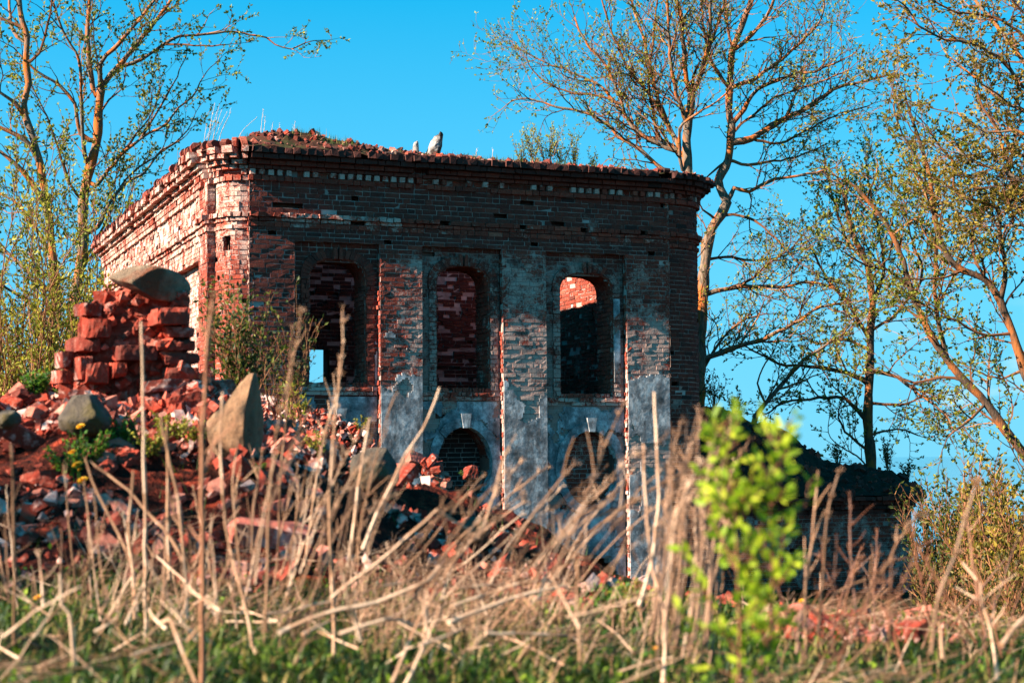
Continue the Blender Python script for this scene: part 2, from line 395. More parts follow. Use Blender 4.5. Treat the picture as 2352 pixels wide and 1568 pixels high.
# measured levels
zTop, zCor, zDen0, zDen1, zLed = 5.12, 4.84, 4.68, 4.77, 4.59
zS0, zS1 = 3.92, 4.07                       # string course
zRec = Z(1000, 566); zWt = Z(1050, 613, .14); zSill = Z(1050, 897, .14); zBase = -2.75
SL, SR = 0.0, S(1536, 700)
P = [(0.0, S(677)), (S(873), S(971)), (S(1155), S(1256)), (S(1440), SR)]
RECD = 0.14
def win(l, r, t): return S(l, 700, RECD), S(r, 700, RECD)
W = [win(711, 838, 0), win(1003, 1122, 0), win(1286, 1404, 0)]
WT = [Z(768, 597, RECD), Z(1055, 613, RECD), Z(1345, 629, RECD)]
WS = [Z(735, 884, RECD), Z(1055, 897, RECD), Z(1345, 910, RECD)]
OV = []
for (cx, l, r, t, b) in ((780, 722, 838, 969, 1140), (1066, 1003, 1129, 980, 1152), (1355, 1293, 1416, 989, 1164)):
    s0, s1 = S(l, 1040, RECD), S(r, 1040, RECD); z0, z1 = Z(cx, b, RECD), Z(cx, t, RECD)
    OV.append(((s0+s1)/2, (z0+z1)/2, (s1-s0)/2, (z1-z0)/2))
NP = 2.6
def win_block(i, s_off, grow=0.0):
    l, r = W[i]; c = (l+r)/2; hw = (r-l)/2 + grow; zt = WT[i] + grow; zb = WS[i]; rise = 0.34 + grow
    zsp = zt - rise
    def f(z):
        if z < zb or z > zt: return None
        h = hw if z <= zsp else hw*(max(0, 1-((z-zsp)/rise)**NP))**(1/NP)
        return (c-h-s_off, c+h-s_off)
    return f
def arch_pts(i, grow, n=26):
    l, r = W[i]; c = (l+r)/2; hw = (r-l)/2 + grow; zt = WT[i] + grow; rise = 0.34 + grow; zsp = zt-rise
    out = []
    for k in range(n+1):
        a = math.pi*(1-k/n); ca, sa = math.cos(a), math.sin(a)
        out.append((c + hw*math.copysign(abs(ca)**(2/NP), ca), zsp + rise*abs(sa)**(2/NP)))
    return out
def wash_front(s, z):
    """how much lime wash still clings to the front, as seen in the photo: most on the right two thirds, below the string course"""
    a = sstep(1.6, 3.2, s)
    v = -0.20 + 0.74*a*sstep(3.9, 3.3, z) + 0.18*a*sstep(2.8, 1.8, z) - 0.25*sstep(6.9, 7.4, s)*sstep(2, 3, z)
    if 6.0 < s < 7.3 and 3.7 < z < 4.35: v += 0.38
    if z < 1.2: v += 0.2
    if s < 1.5: v -= 0.12
    return v

def front_parts():
    # upper wall band above the panels, in the plane of the pilasters
    B, M = MB(), MB()
    putlog = [(S(892), Z(892, 552)), (S(1230), Z(1230, 568)), (S(625), Z(625, 545)), (S(1500), Z(1500, 585))]
    def blk(zc): return [(p-.07, p+.07) for p, z in putlog if abs(z-zc) < 0.085]
    lay(B, M, seg((0, 0), (SR, 0)), zRec, zS0, block=blk, wash=wash_front, soot_shade=.52)  # front brick darkened beyond its crust to stand in for shade
    lay(B, M, seg((0, 0), (SR, 0)), zS1, zLed, wash=wash_front, miss=0.02, soot_shade=.45)
    lay(B, M, seg((0, 0), (SR, 0)), zDen1, zTop, wash=None, soot_shade=.5)
    lay(B, M, seg((0, 0), (SR, 0)), zLed, zDen1, out=-0.02)
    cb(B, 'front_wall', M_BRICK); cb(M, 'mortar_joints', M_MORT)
    # pilasters with their returns
    for k, (a, b) in enumerate(P):
        B, M = MB(), MB()
        zt = zRec
        lay(B, M, seg((a, 0), (b, 0)), zBase, zt, wash=wash_front, tone=-0.05 if k == 0 else 0, soot_shade=.52 if k == 0 else .14)  # corner pilaster coloured darkest, in place of shade
        if k > 0: lay(B, M, seg((a, RECD), (a, 0.0)), zBase, zt, wash=lambda s, z: R.uniform(-.3, .25) if z > 1.1 else R.uniform(.1, .8), jit=.013, outj=.014, headers=.7, miss=.03)
        if k < 3: lay(B, M, seg((b, 0.0), (b, RECD)), zBase, zt, wash=wash_front, jit=.006)
        o = cb(B, 'pilaster', M_BRICK); cb(M, 'mortar_joints', M_MORT, o)
    # recessed panels
    for i in range(3):
        a, b = P[i][1], P[i+1][0]
        B, M = MB(), MB()
        f = win_block(i, a); oc = OV[i]
        def blk(zc, f=f, a=a, oc=oc, i=i):
            q = []
            w_ = f(zc)
            if w_: q.append(w_)
            e = 1-((zc-oc[1])/oc[3])**2
            if e > 0: h = oc[2]*math.sqrt(e); q.append((oc[0]-h-a, oc[0]+h-a))
            if zc < -1.75:
                e = 1-((zc+2.6)/.85)**2
                if e > 0: h = .62*math.sqrt(e); q.append((oc[0]-h-a, oc[0]+h-a))
            return q
        lay(B, M, seg((a, RECD), (b, RECD)), zBase, zRec, block=blk, wash=wash_front, soot_shade=.42)
        # soffit of the panel
        abox(B, a, b, 0.02, RECD, zRec+.002, zRec+.06, (.4, .2, 0))
        o = cb(B, 'wall_panel', M_BRICK); cb(M, 'mortar_joints', M_MORT, o)
        # window: reveals, arch, surround, sill
        wl, wr = W[i]; zb, zsp = WS[i], WT[i]-.34
        wroot = bpy.data.objects.new('window', None); COL.objects.link(wroot); wroot.parent = church
        B = MB(); M = MB()
        lay(B, M, seg((wr, .78), (wr, RECD-.02)), zb, zsp, wash=lambda s, z: .1, jit=.006)
        lay(B, M, seg((wl, RECD-.02), (wl, .78)), zb, zsp, wash=lambda s, z: .1, jit=.006)
        pts = arch_pts(i, 0.0)
        for (p, q) in zip(pts, pts[1:]):
            tx, tz = q[0]-p[0], q[1]-p[1]; ln = math.hypot(tx, tz)
            if ln < 1e-4: continue
            tx /= ln; tz /= ln; nx, nz = -tz, tx
            for dd in range(3):
                d0, d1 = lerp(RECD-.02, .78, dd/3), lerp(RECD-.02, .78, (dd+1)/3)
                box(B, ((p[0]+q[0])/2+nx*.05, (d0+d1)/2, (p[1]+q[1])/2+nz*.05), (tx, 0, tz), (-nx, 0, -nz), (0, 1, 0), ln/2+.004, .05, (d1-d0)/2-.004, .004, (R.gauss(.4, .15), .1, 0))
        o = cb(B, 'reveal', M_BRICK, wroot); 
        B2 = MB()
        g0, g1, dS = .015, .155, RECD-.045
        lay(B2, None, seg((wr+g0, dS), (wr+g1, dS)), zb, zsp, wash=lambda s, z: wash_front(s, z)-.08, bl=.14, headers=0, jit=.006, soot_shade=.3)
        lay(B2, None, seg((wl-g1, dS), (wl-g0, dS)), zb, zsp, wash=lambda s, z: wash_front(s, z)-.08, bl=.14, headers=0, jit=.006, soot_shade=.3)
        pts = arch_pts(i, .02, 22); pt2 = arch_pts(i, .17, 22)
        for k in range(22):
            if R.random() < .04: continue
            a0, a1, b0, b1 = pts[k], pts[k+1], pt2[k], pt2[k+1]
            sh_ = .06
            v = []
            for dd in (dS, RECD+.02):
                for p_ in (a0, a1, b1, b0): v.append((p_[0]+R.uniform(-.005, .005), dd+R.uniform(-.006, .006), p_[1]+R.uniform(-.005, .005)))
            cx_ = sum(p_[0] for p_ in v)/8; cz_ = sum(p_[2] for p_ in v)/8
            v = [(cx_+(p_[0]-cx_)*(1-sh_), p_[1], cz_+(p_[2]-cz_)*(1-sh_)) for p_ in v]
            B2.add(v, [(3, 2, 1, 0), (4, 5, 6, 7), (0, 1, 5, 4), (1, 2, 6, 5), (2, 3, 7, 6), (3, 0, 4, 7)], (R.gauss(.38, .2), wash_front(a0[0], a0[1])-.22, R.uniform(.25, .5)))
        cb(B2, 'surround', M_BRICK, wroot)
        kc = MB(); c_ = (wl+wr)/2; zt = WT[i]
        for q in (-.06, .035):
            box(kc, (c_+q, dS-.03, zt+.10), (1, 0, 0), (0, -1, 0), (q*.6, 0, 1), .03, .04, .10, .005, (.5, .1, .2))
        cb(kc, 'keystone', M_BRICK, wroot)
        sl = MB()
        a2, b2 = a+.02, b-.02
        lay(sl, None, seg((a2, RECD-.07), (b2, RECD-.07)), zb-.10, zb-.03, course=.07, bl=.2, dep=.20, miss=.06, wash=lambda s, z: .45, jit=.008)
        lay(sl, None, seg((wl-.05, RECD-.03), (wr+.05, RECD-.03)), zb-.03, zb+.05, course=.08, bl=.12, dep=.5, miss=.1, wash=lambda s, z: .2, jit=.012)
        lay(sl, None, seg((a2, RECD-.04), (b2, RECD-.04)), zb-.17, zb-.10, course=.07, dep=.1, wash=lambda s, z: .6)
        cb(sl, 'sill', M_BRICK, wroot)
    # oval niches
    for i, (cx, cz, ha, hb) in enumerate(OV):
        oroot = bpy.data.objects.new('oval_window', None); COL.objects.link(oroot); oroot.parent = church
        rg = MB(); n = 48
        def el(k, g): a = 2*math.pi*k/n; return cx+(ha+g)*math.cos(a), cz+(hb+g)*math.sin(a)
        for k in range(n):
            g1 = .16 + .012*math.sin(k*1.7); g0 = 0.0
            if fbm(k*.35, i*5.1, 2.0) < -.42: continue
            a0, a1, b0, b1 = el(k, g0), el(k+1, g0), el(k, g1), el(k+1, g1)
            v = []
            for dd in (RECD-.05, RECD+.2):
                for p_ in (a0, a1, b1, b0): v.append((p_[0], dd+R.uniform(-.003, .003), p_[1]))
            rg.add(v, [(0, 1, 2, 3), (7, 6, 5, 4), (0, 4, 5, 1), (1, 5, 6, 2), (2, 6, 7, 3), (3, 7, 4, 0)], (R.random(), 0, 0))
        cb(rg, 'surround', M_PLAST, oroot)
        ks = MB()
        zk = cz+hb+.10
        ks.add([(cx-.055, RECD-.12, zk-.12), (cx+.055, RECD-.12, zk-.12), (cx+.095, RECD-.12, zk+.13), (cx-.095, RECD-.12, zk+.13), (cx-.055, RECD, zk-.12), (cx+.055, RECD, zk-.12), (cx+.095, RECD, zk+.13), (cx-.095, RECD, zk+.13)],
               [(0, 1, 2, 3), (0, 4, 5, 1), (1, 5, 6, 2), (2, 6, 7, 3), (3, 7, 4, 0)], (.6, .42, .2))
        cb(ks, 'keystone', M_PLAST, oroot)
        nf = MB(); nm = MB()
        dN = RECD + (.26 if i == 2 else .55)
        def blk(zc):
            e = 1-((zc-cz)/(hb+.05))**2
            if e <= 0: return [(-9, 99)]
            h = (ha+.05)*math.sqrt(e); s0 = cx-ha-.05
            return [(-9, cx-h-s0), (cx+h-s0, 99)]
        lay(nf, nm, seg((cx-ha-.05, dN), (cx+ha+.05, dN)), cz-hb-.05, cz+hb+.05, block=blk, wash=lambda s, z: .25 if i == 2 else -.3, soot_shade=0 if i == 2 else .88, tone=-.2)  # first two niches coloured nearly black to stand in for deep shade
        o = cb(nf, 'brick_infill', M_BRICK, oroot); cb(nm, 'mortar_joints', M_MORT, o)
        jm = MB()      # the reveal of the oval, a ring of header bricks going into the wall
        for k in range(40):
            a0 = 2*math.pi*k/40
            x0, z0 = cx+(ha+.04)*math.cos(a0), cz+(hb+.04)*math.sin(a0)
            tx, tz = -ha*math.sin(a0), hb*math.cos(a0); ln = math.hypot(tx, tz); tx /= ln; tz /= ln
            box(jm, (x0, RECD+.2+(dN-RECD-.2)/2, z0), (tx, 0, tz), (-tz, 0, tx), (0, 1, 0), .045, .04, (dN-RECD-.2)/2+.05, .003, (R.gauss(.4, .2), .2, 0))
        cb(jm, 'reveal', M_BRICK, oroot)
front_parts()

# rounded left corner, left wall, rounded right corner
LW, LD0, LD1 = -0.42, 0.60, 13.4
arcL = arcp(0.0, 0.60, .42, .53, 180, 270)
RW = SR+.97
arcR = arcp(SR+.03, .86, .94, .80, 270, 360)
def side_parts():
    washL = lambda s, z: 0.02 + .40*sstep(2.7, 3.5, z)
    B, M = MB(), MB()
    hole = lambda zc: [(.28, .45)] if abs(zc-3.55) < .1 else []
    lay(B, M, arcL, zBase, zS0, block=hole, wash=washL, bl=.24)
    lay(B, M, arcL, zS1, zLed, wash=lambda s, z: .6, bl=.24); lay(B, M, arcL, zLed, zTop, out=-.02)
    lay(B, M, seg((0, .07), (0, 0)), zBase, zTop, wash=lambda s, z: .5, jit=.012, outj=.008)
    o = cb(B, 'corner_column', M_BRICK); cb(M, 'mortar_joints', M_MORT, o)
    B, M = MB(), MB()
    # corner pilaster on the side wall
    lay(B, M, seg((LW-.14, LD0+.04), (LW, LD0+.04)), zBase, zTop, wash=washL)
    lay(B, M, seg((LW-.14, LD0+.74), (LW-.14, LD0+.04)), zBase, zTop, wash=washL)
    o = cb(B, 'pilaster', M_BRICK); cb(M, 'mortar_joints', M_MORT, o)
    B, M = MB(), MB()
    dp = [LD0+.74, 1.75, 4.3, 5.1, 8.1, 8.9, 12.2, LD1]
    rag = lambda x, z: False
    for k in range(0, len(dp)-1):
        rec = k % 2 == 1
        x = LW + (.16 if rec else 0)
        if rec:
            lay(B, M, seg((x, dp[k+1]), (x, dp[k])), zBase, zRec-.15, wash=lambda s, z: .62, miss=.02)
            lay(B, M, seg((LW, dp[k+1]), (LW, dp[k])), zRec-.15, zS0, wash=lambda s, z: .55, miss=.03)
            lay(B, M, seg((LW, dp[k]), (x, dp[k])), zBase, zRec-.15, wash=washL) ; lay(B, M, seg((x, dp[k+1]), (LW, dp[k+1])), zBase, zRec-.15, wash=washL)
            abox(B, LW+.02, x, dp[k], dp[k+1], zRec-.149, zRec-.09, (.4, .2, 0))
        else: lay(B, M, seg((x, dp[k+1]), (x, dp[k])), zBase, zS0, wash=washL, miss=.006)
    lay(B, M, seg((LW, LD1), (LW, LD0+.74)), zS1, zLed, wash=lambda s, z: .5, miss=.05, outj=.012)
    lay(B, M, seg((LW, LD1), (LW, LD0+.74)), zLed, zTop, out=-.02, wash=lambda s, z: .2)
    lay(B, M, seg((.4, LD1), (LW, LD1)), zBase, zTop, wash=washL)
    o = cb(B, 'side_wall', M_BRICK); cb(M, 'mortar_joints', M_MORT, o)
    B, M = MB(), MB()
    lay(B, M, arcR, zBase, zTop, wash=lambda s, z: -.1 if z > 1 else .3, bl=.24, tone=-.1, soot_shade=.4)
    lay(B, M, seg((SR+.03, 0), (SR+.03, .06)), zBase, zTop, wash=washL); 
    lay(B, M, seg((RW, .86), (RW, 8)), zBase, zTop, wash=washL)
    o = cb(B, 'rounded_corner', M_BRICK); cb(M, 'mortar_joints', M_MORT, o)
side_parts()

# string course and cornice follow the whole plan
cornL = seg((LW, LD1), (LW, LD0+.78)); pilL = seg((LW-.14, LD0+.78), (LW-.14, LD0)); pilF = seg((LW-.14, LD0), (LW, LD0))
front = seg((-.02, 0), (SR+.05, 0)); rightw = seg((RW, .86), (RW, 7))
plan = [cornL, pilL, pilF, arcL, front, arcR, rightw]
def mouldings():
    B = MB()
    for i, p in enumerate(plan):
        ws = (lambda s, z: .5) if i < 4 else (lambda s, z: .5 if .5 < s < 2.6 else .02)
        miss = .20 if i == 0 else (.05 if i == 4 else .03)
        so_ = .0
        if i == 4:
            # the left third of the front ledge still stands proud; farther right it has crumbled back
            k = 3.3
            a = seg((-.02, 0), (k, 0)); b = seg((k, 0), (SR+.05, 0))
            lay(B, None, a, zS1-.085, zS1, out=.085, wash=ws, bl=.13, headers=0, miss=.02, dep=.17, jit=.010, outj=.012)
            lay(B, None, b, zS1-.085, zS1, out=.045, wash=ws, bl=.26, miss=.10, dep=.13, jit=.008, outj=.015)
            lay(B, None, front, zS0, zS1-.085, out=.035, wash=ws, miss=.02, dep=.12)
            lay(B, None, front, zS0-.09, zS0-.005, out=.015, wash=lambda s, z: .15, dep=.1, miss=.05)
        else:
            lay(B, None, p, zS1-.085, zS1, out=.09, wash=ws, bl=.13 if i in (2, 3) else .26, headers=0, miss=miss, dep=.18, jit=.008, outj=.01)
            lay(B, None, p, zS0, zS1-.085, out=.04, wash=ws, miss=miss*.7, dep=.13)
            lay(B, None, p, zS0-.13, zS0-.06, out=.03, wash=ws, miss=miss*.7, dep=.1, course=.07)
    cb(B, 'string_course', M_BRICK)
    B = MB(); D = MB(); K = MB()
    for i, p in enumerate(plan):
        lit = i < 4  # the other runs get darker brick colour in place of shade
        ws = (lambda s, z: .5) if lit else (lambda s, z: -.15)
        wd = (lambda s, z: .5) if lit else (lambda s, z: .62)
        ms = .05 if i == 0 else .015
        lay(B, None, p, zLed-.005, zDen0-.005, out=.055, wash=ws, miss=ms, dep=.15)
        # dentils
        t = .03
        while t < p.L-.06:
            if R.random() > (.10 if i != 4 else .22):
                x, y, tx, ty = p.at(t+.04); nx, ny = ty, -tx
                o = .02
                box(D, (x+nx*o, y+ny*o, (zDen0+zDen1)/2), (tx, ty, 0), (nx, ny, 0), (0, 0, 1), .042, .055, .043, .005, (R.gauss(.55, .15), (.45 if lit else R.choice((.1, .45, .7, .8))), 0))
            t += .152 if i > 2 else .135
        lay(B, None, p, zDen1, zDen1+.07, out=.09, wash=ws, miss=ms, course=.07, dep=.2, soot_shade=0 if lit else .4)
        lay(B, None, p, zDen1+.07, zCor+.08, out=.16, wash=ws, miss=ms, course=.08, dep=.28, soot_shade=0 if lit else .45)
        lay(B, None, p, zCor+.08, zCor+.165, out=.27, wash=ws, miss=.09 if i == 0 else .03, dep=.4, soot_shade=.72 if not lit else 0, jit=.008)
        lay(B, None, p, zCor+.165, zTop, out=.33, wash=ws, miss=.12 if i == 0 else .05, dep=.5, bl=.13 if not lit else .2, headers=0, jit=.012, outj=.02, soot_shade=.8 if not lit else .05)
        # loosened capping bricks, on edge
        t = .02; 
        while t < p.L-.05:
            wd_ = R.uniform(.075, .12)
            if fbm(t*1.3, i*3.7, 9.0) > (-.38 if lit else .06):
                x, y, tx, ty = p.at(t+wd_/2); nx, ny = ty, -tx
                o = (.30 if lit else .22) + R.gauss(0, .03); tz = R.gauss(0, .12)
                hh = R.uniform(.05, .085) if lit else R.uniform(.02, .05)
                hn = R.uniform(.10, .15)
                cx_, cy_, cz_ = x+nx*(o-hn), y+ny*(o-hn), zTop+hh
                vs = []
                for (fn, fh) in ((-1, -1), (-1, .9), (.55, 1.0), (.88, .55), (1.0, 0), (.92, -.6), (.8, -1)):
                    for st in (-1, 1):
                        vs.append((cx_+tx*st*wd_*.48+nx*fn*hn+tx*tz*fh*hh+R.uniform(-.006, .006), cy_+ty*st*wd_*.48+ny*fn*hn+ty*tz*fh*hh+R.uniform(-.006, .006), cz_+fh*hh+R.uniform(-.006, .006)))
                m_ = 7; fc = [(2*q, 2*((q+1) % m_), 2*((q+1) % m_)+1, 2*q+1) for q in range(m_)]
                fc.append([2*q for q in reversed(range(m_))]); fc.append([2*q+1 for q in range(m_)])
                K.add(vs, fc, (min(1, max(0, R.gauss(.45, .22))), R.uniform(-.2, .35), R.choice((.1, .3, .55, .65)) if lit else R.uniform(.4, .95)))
            t += wd_ + R.choice((0.005, .01, .03, .1 if not lit else .02))
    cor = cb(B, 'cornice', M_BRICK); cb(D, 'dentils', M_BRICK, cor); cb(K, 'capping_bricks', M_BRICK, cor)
mouldings()

# plaster that still clings to the front: thin sheets with broken edges
def plaster():
    def sheet(s0, s1, z0, z1, d, cov, cell=.028):
        mb = MB(); ns = max(2, int((s1-s0)/cell)); nz = int((z1-z0)/cell); idx = {}
        def vid(i, j):
            if (i, j) not in idx:
                s = lerp(s0, s1, i/ns); z = lerp(z0, z1, j/nz)
                idx[(i, j)] = len(mb.v)
                mb.v.append((s, d - .011 + fbm(s*3, z*3, 1.0+d)*.003 + fbm(s*14, z*14, 4.0)*.0012, z))
            return idx[(i, j)]
        for j in range(nz):
            for i in range(ns):
                s = lerp(s0, s1, (i+.5)/ns); z = lerp(z0, z1, (j+.5)/nz)
                if cov(s, z) + fbm(s*2.1+3, z*2.1, d*7, 5)*.55 > .5:
                    mb.f.append([vid(i, j), vid(i+1, j), vid(i+1, j+1), vid(i, j+1)]); mb.c.append((.5, 0, 0))
        if not mb.f: return
        o = cb(mb, 'plaster_patch', M_PLAST)
        md = o.modifiers.new('thickness', 'SOLIDIFY'); md.thickness = .022; md.offset = -1
    for k, (a, b) in enumerate(P):
        if k == 0: continue
        top = [0, 1.15, 1.0, 1.35][k]
        def cov(s, z, top=top, k=k):
            v = .78*sstep(top+.45, top-.35, z) + .06
            if k == 3: v = max(.75*sstep(1.55, 1.25, z)*sstep(.15, .45, z), .6*sstep(-.2, -.5, z)) + (.25 if s > a+.25 else 0)*sstep(1.7, 1.4, z)
            if k == 1: v += .22*sstep(-.1, .6, z)
            return v
        sheet(a+.012, b-.012, zBase+.1, 2.2, -.008, cov)
    for i in range(3):
        a, b = P[i][1], P[i+1][0]; oc = OV[i]
        f = win_block(i, 0, .02)
        def cov(s, z, oc=oc, f=f, i=i):
            e = ((s-oc[0])/(oc[2]+.01))**2 + ((z-oc[1])/(oc[3]+.01))**2
            if e < 1: return -5
            q = f(z)
            if q and q[0] < s < q[1]: return -5
            if zRec - z < .04: return -5
            if ((s-oc[0])/.64)**2 + ((z+2.6)/.87)**2 < 1: return -5
            if z > WS[i]-.05: return .22 if i else .05
            return .60
        sheet(a+.02, b-.02, zBase+.1, WS[i]-.19, RECD-.010, cov)
        sheet(W[i][1]+.17, b-.012, WS[i]-.02, WS[i]+.75, RECD-.010, lambda s, z: .62)
    # narrow strip of plaster left on the jamb of the right window
    sheet(W[2][1]+.02, W[2][1]+.14, WS[2], WS[2]+1.75, RECD-.055, lambda s, z: .55)
    sheet(W[1][1]+.04, W[1][1]+.14, WS[1], WS[1]+1.2, RECD-.055, lambda s, z: .4)
plaster()

# core of the walls, inner faces, ceiling vault remains
def inside():
    B = MB(); IN = 7.42
    def core(s0, s1, d0, d1, z0, z1): abox(B, s0, s1, d0, d1, z0, z1, (R.random(), 0, 0))
    edges = [0.12] + [v for i in range(3) for v in (W[i][0]-.03, W[i][1]+.03)] + [SR]
    for k in range(0, 8, 2): core(edges[k], edges[k+1], .24, .80, zBase, 4.95)
    for i in range(3):
        core(edges[2*i+1]+.001, edges[2*i+2]-.001, .24, .795, WT[i]+.11, 4.95)
        oc = OV[i]
        core(edges[2*i+1]+.001, edges[2*i+2]-.001, .72, .795, zBase, WS[i]-.12)
        core(edges[2*i+1]+.001, edges[2*i+2]-.001, .24, .715, oc[1]+oc[3]+.10, WS[i]-.12)
    core(LW+.22, .3, LD0+.12, LD1-.1, zBase, 5.0); core(-.2, .1, .26, LD0+.1, zBase, 5.0)
    core(IN+.09, RW-.1, .95, 8, zBase, 5.0); core(SR+.002, SR+.5, .32, .94, zBase, 5.0)
    # cross wall at the back with a gap through which the sky shows
    ga, gz0 = fs(705, 886, 6.6); gb, gz1 = fs(757, 800, 6.6)
    core(.31, ga, 6.68, 7.1, zBase, 4.8); core(gb, IN+.08, 6.68, 7.1, zBase, 4.8); core(ga+.001, gb-.001, 6.68, 7.1, zBase, gz0); core(ga+.001, gb-.001, 6.68, 7.1, gz1, 4.8)
    cb(B, 'wall_core', M_CORE)
    B, M = MB(), MB()
    lay(B, M, seg((IN, 6.6), (IN, .82)), zBase, 4.9, wash=lambda s, z: .1, miss=.01, outj=.008, soot_shade=.1)
    lay(B, M, seg((.3, 6.6), (4.9, 6.6)), zBase, 4.9, block=lambda zc: [(ga-.3, gb-.3)] if gz0 < zc < gz1 else [], wash=lambda s, z: -.3, miss=.03, outj=.012, soot_shade=.85)  # blackened brick colour stands in for the shade of the interior
    lay(B, M, seg((4.9, 6.6), (IN, 6.6)), zBase, 4.9, wash=lambda s, z: -.05, miss=.03, outj=.015, soot_shade=.8)
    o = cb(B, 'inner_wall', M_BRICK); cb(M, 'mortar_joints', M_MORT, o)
    B = MB()
    hs0, hs1, hd0, hd1 = 3.6, IN, 1.5, 6.2
    for (a, b, c, d) in ((-.2, hs0, .3, 6.9), (hs0+.001, hs1+.5, .3, hd0), (hs0+.001, hs1+.5, hd1, 6.9)): abox(B, a, b, c, d, 4.96, 5.12, (.4, 0, 0))
    cb(B, 'vault', M_CORE)
    # broken brick, soil and turf heaped on the wall heads
    mb = MB(); idx = {}
    st = .10; ns, nd = int(9.4/st), int(7.6/st)
    def zr(s, d):
        hgt = interp([-.7, -.2, .35, .9, 1.8, 2.6, 4, 6, 7.4, 8.2, 8.6], [.0, .14, .34, .36, .24, .15, .09, .08, .05, .02, .0], s)
        edge = min(1, max(0, (d+.30)/.5)); e2 = min(1, max(0, (s+.75)/.5))*min(1, max(0, (8.9-s)/.4))
        return 5.13 + hgt*edge*e2*sstep(7.0, 4.5, d)**.5 + fbm(s*2.5, d*2.5, 5.0)*.05 + fbm(s*9, d*9, 2.0)*.03 - .05*(1-edge*e2)
    def vid(i, j):
        if (i, j) not in idx:
            s, d = -.75+i*st, -.27+j*st; idx[(i, j)] = len(mb.v); mb.v.append((s, d, zr(s, d)))
        return idx[(i, j)]
    for j in range(nd):
        for i in range(ns):
            s, d = -.75+(i+.5)*st, -.27+(j+.5)*st
            if hs0 < s < hs1 and hd0 < d < hd1: continue
            if s < -.15 and d < .25 or s > 8.25 and d < .35: continue
            mb.f.append([vid(i, j), vid(i+1, j), vid(i+1, j+1), vid(i, j+1)]); mb.c.append((.42+fbm(s*1.7, d*1.7, 8)*.5, 0, 0))
    ro = cb(mb, 'rubble_roof', M_ROOF)
    rb = MB()
    for k in range(1300):
        s = R.uniform(-.6, 8.4); d = R.choice((R.uniform(-.22, .25), R.uniform(-.1, 2.0), R.uniform(0, 2.0)))
        if s < -.05 and d < .2: continue
        if fbm(s*1.2, d*1.2, 12) < -.15 and d > .2: continue
        sz = .010 + .05*R.random()**3.5
        a = rvec(); b = a.orthogonal().normalized(); c = a.cross(b)
        box(rb, (s, d, zr(s, d)+sz*.2), b, a, c, sz, sz*R.uniform(.4, .8), sz*R.uniform(.5, .9), sz*.25, (R.uniform(.1, 1), R.uniform(-.3, .35), R.choice((0, .3, .55, .75))))
    tag(cb(rb, 'roof_rubble', M_RUB, ro), kind='stuff')
    # rubble slope at the broken left end of the top
    return zr
ROOFZ = inside()

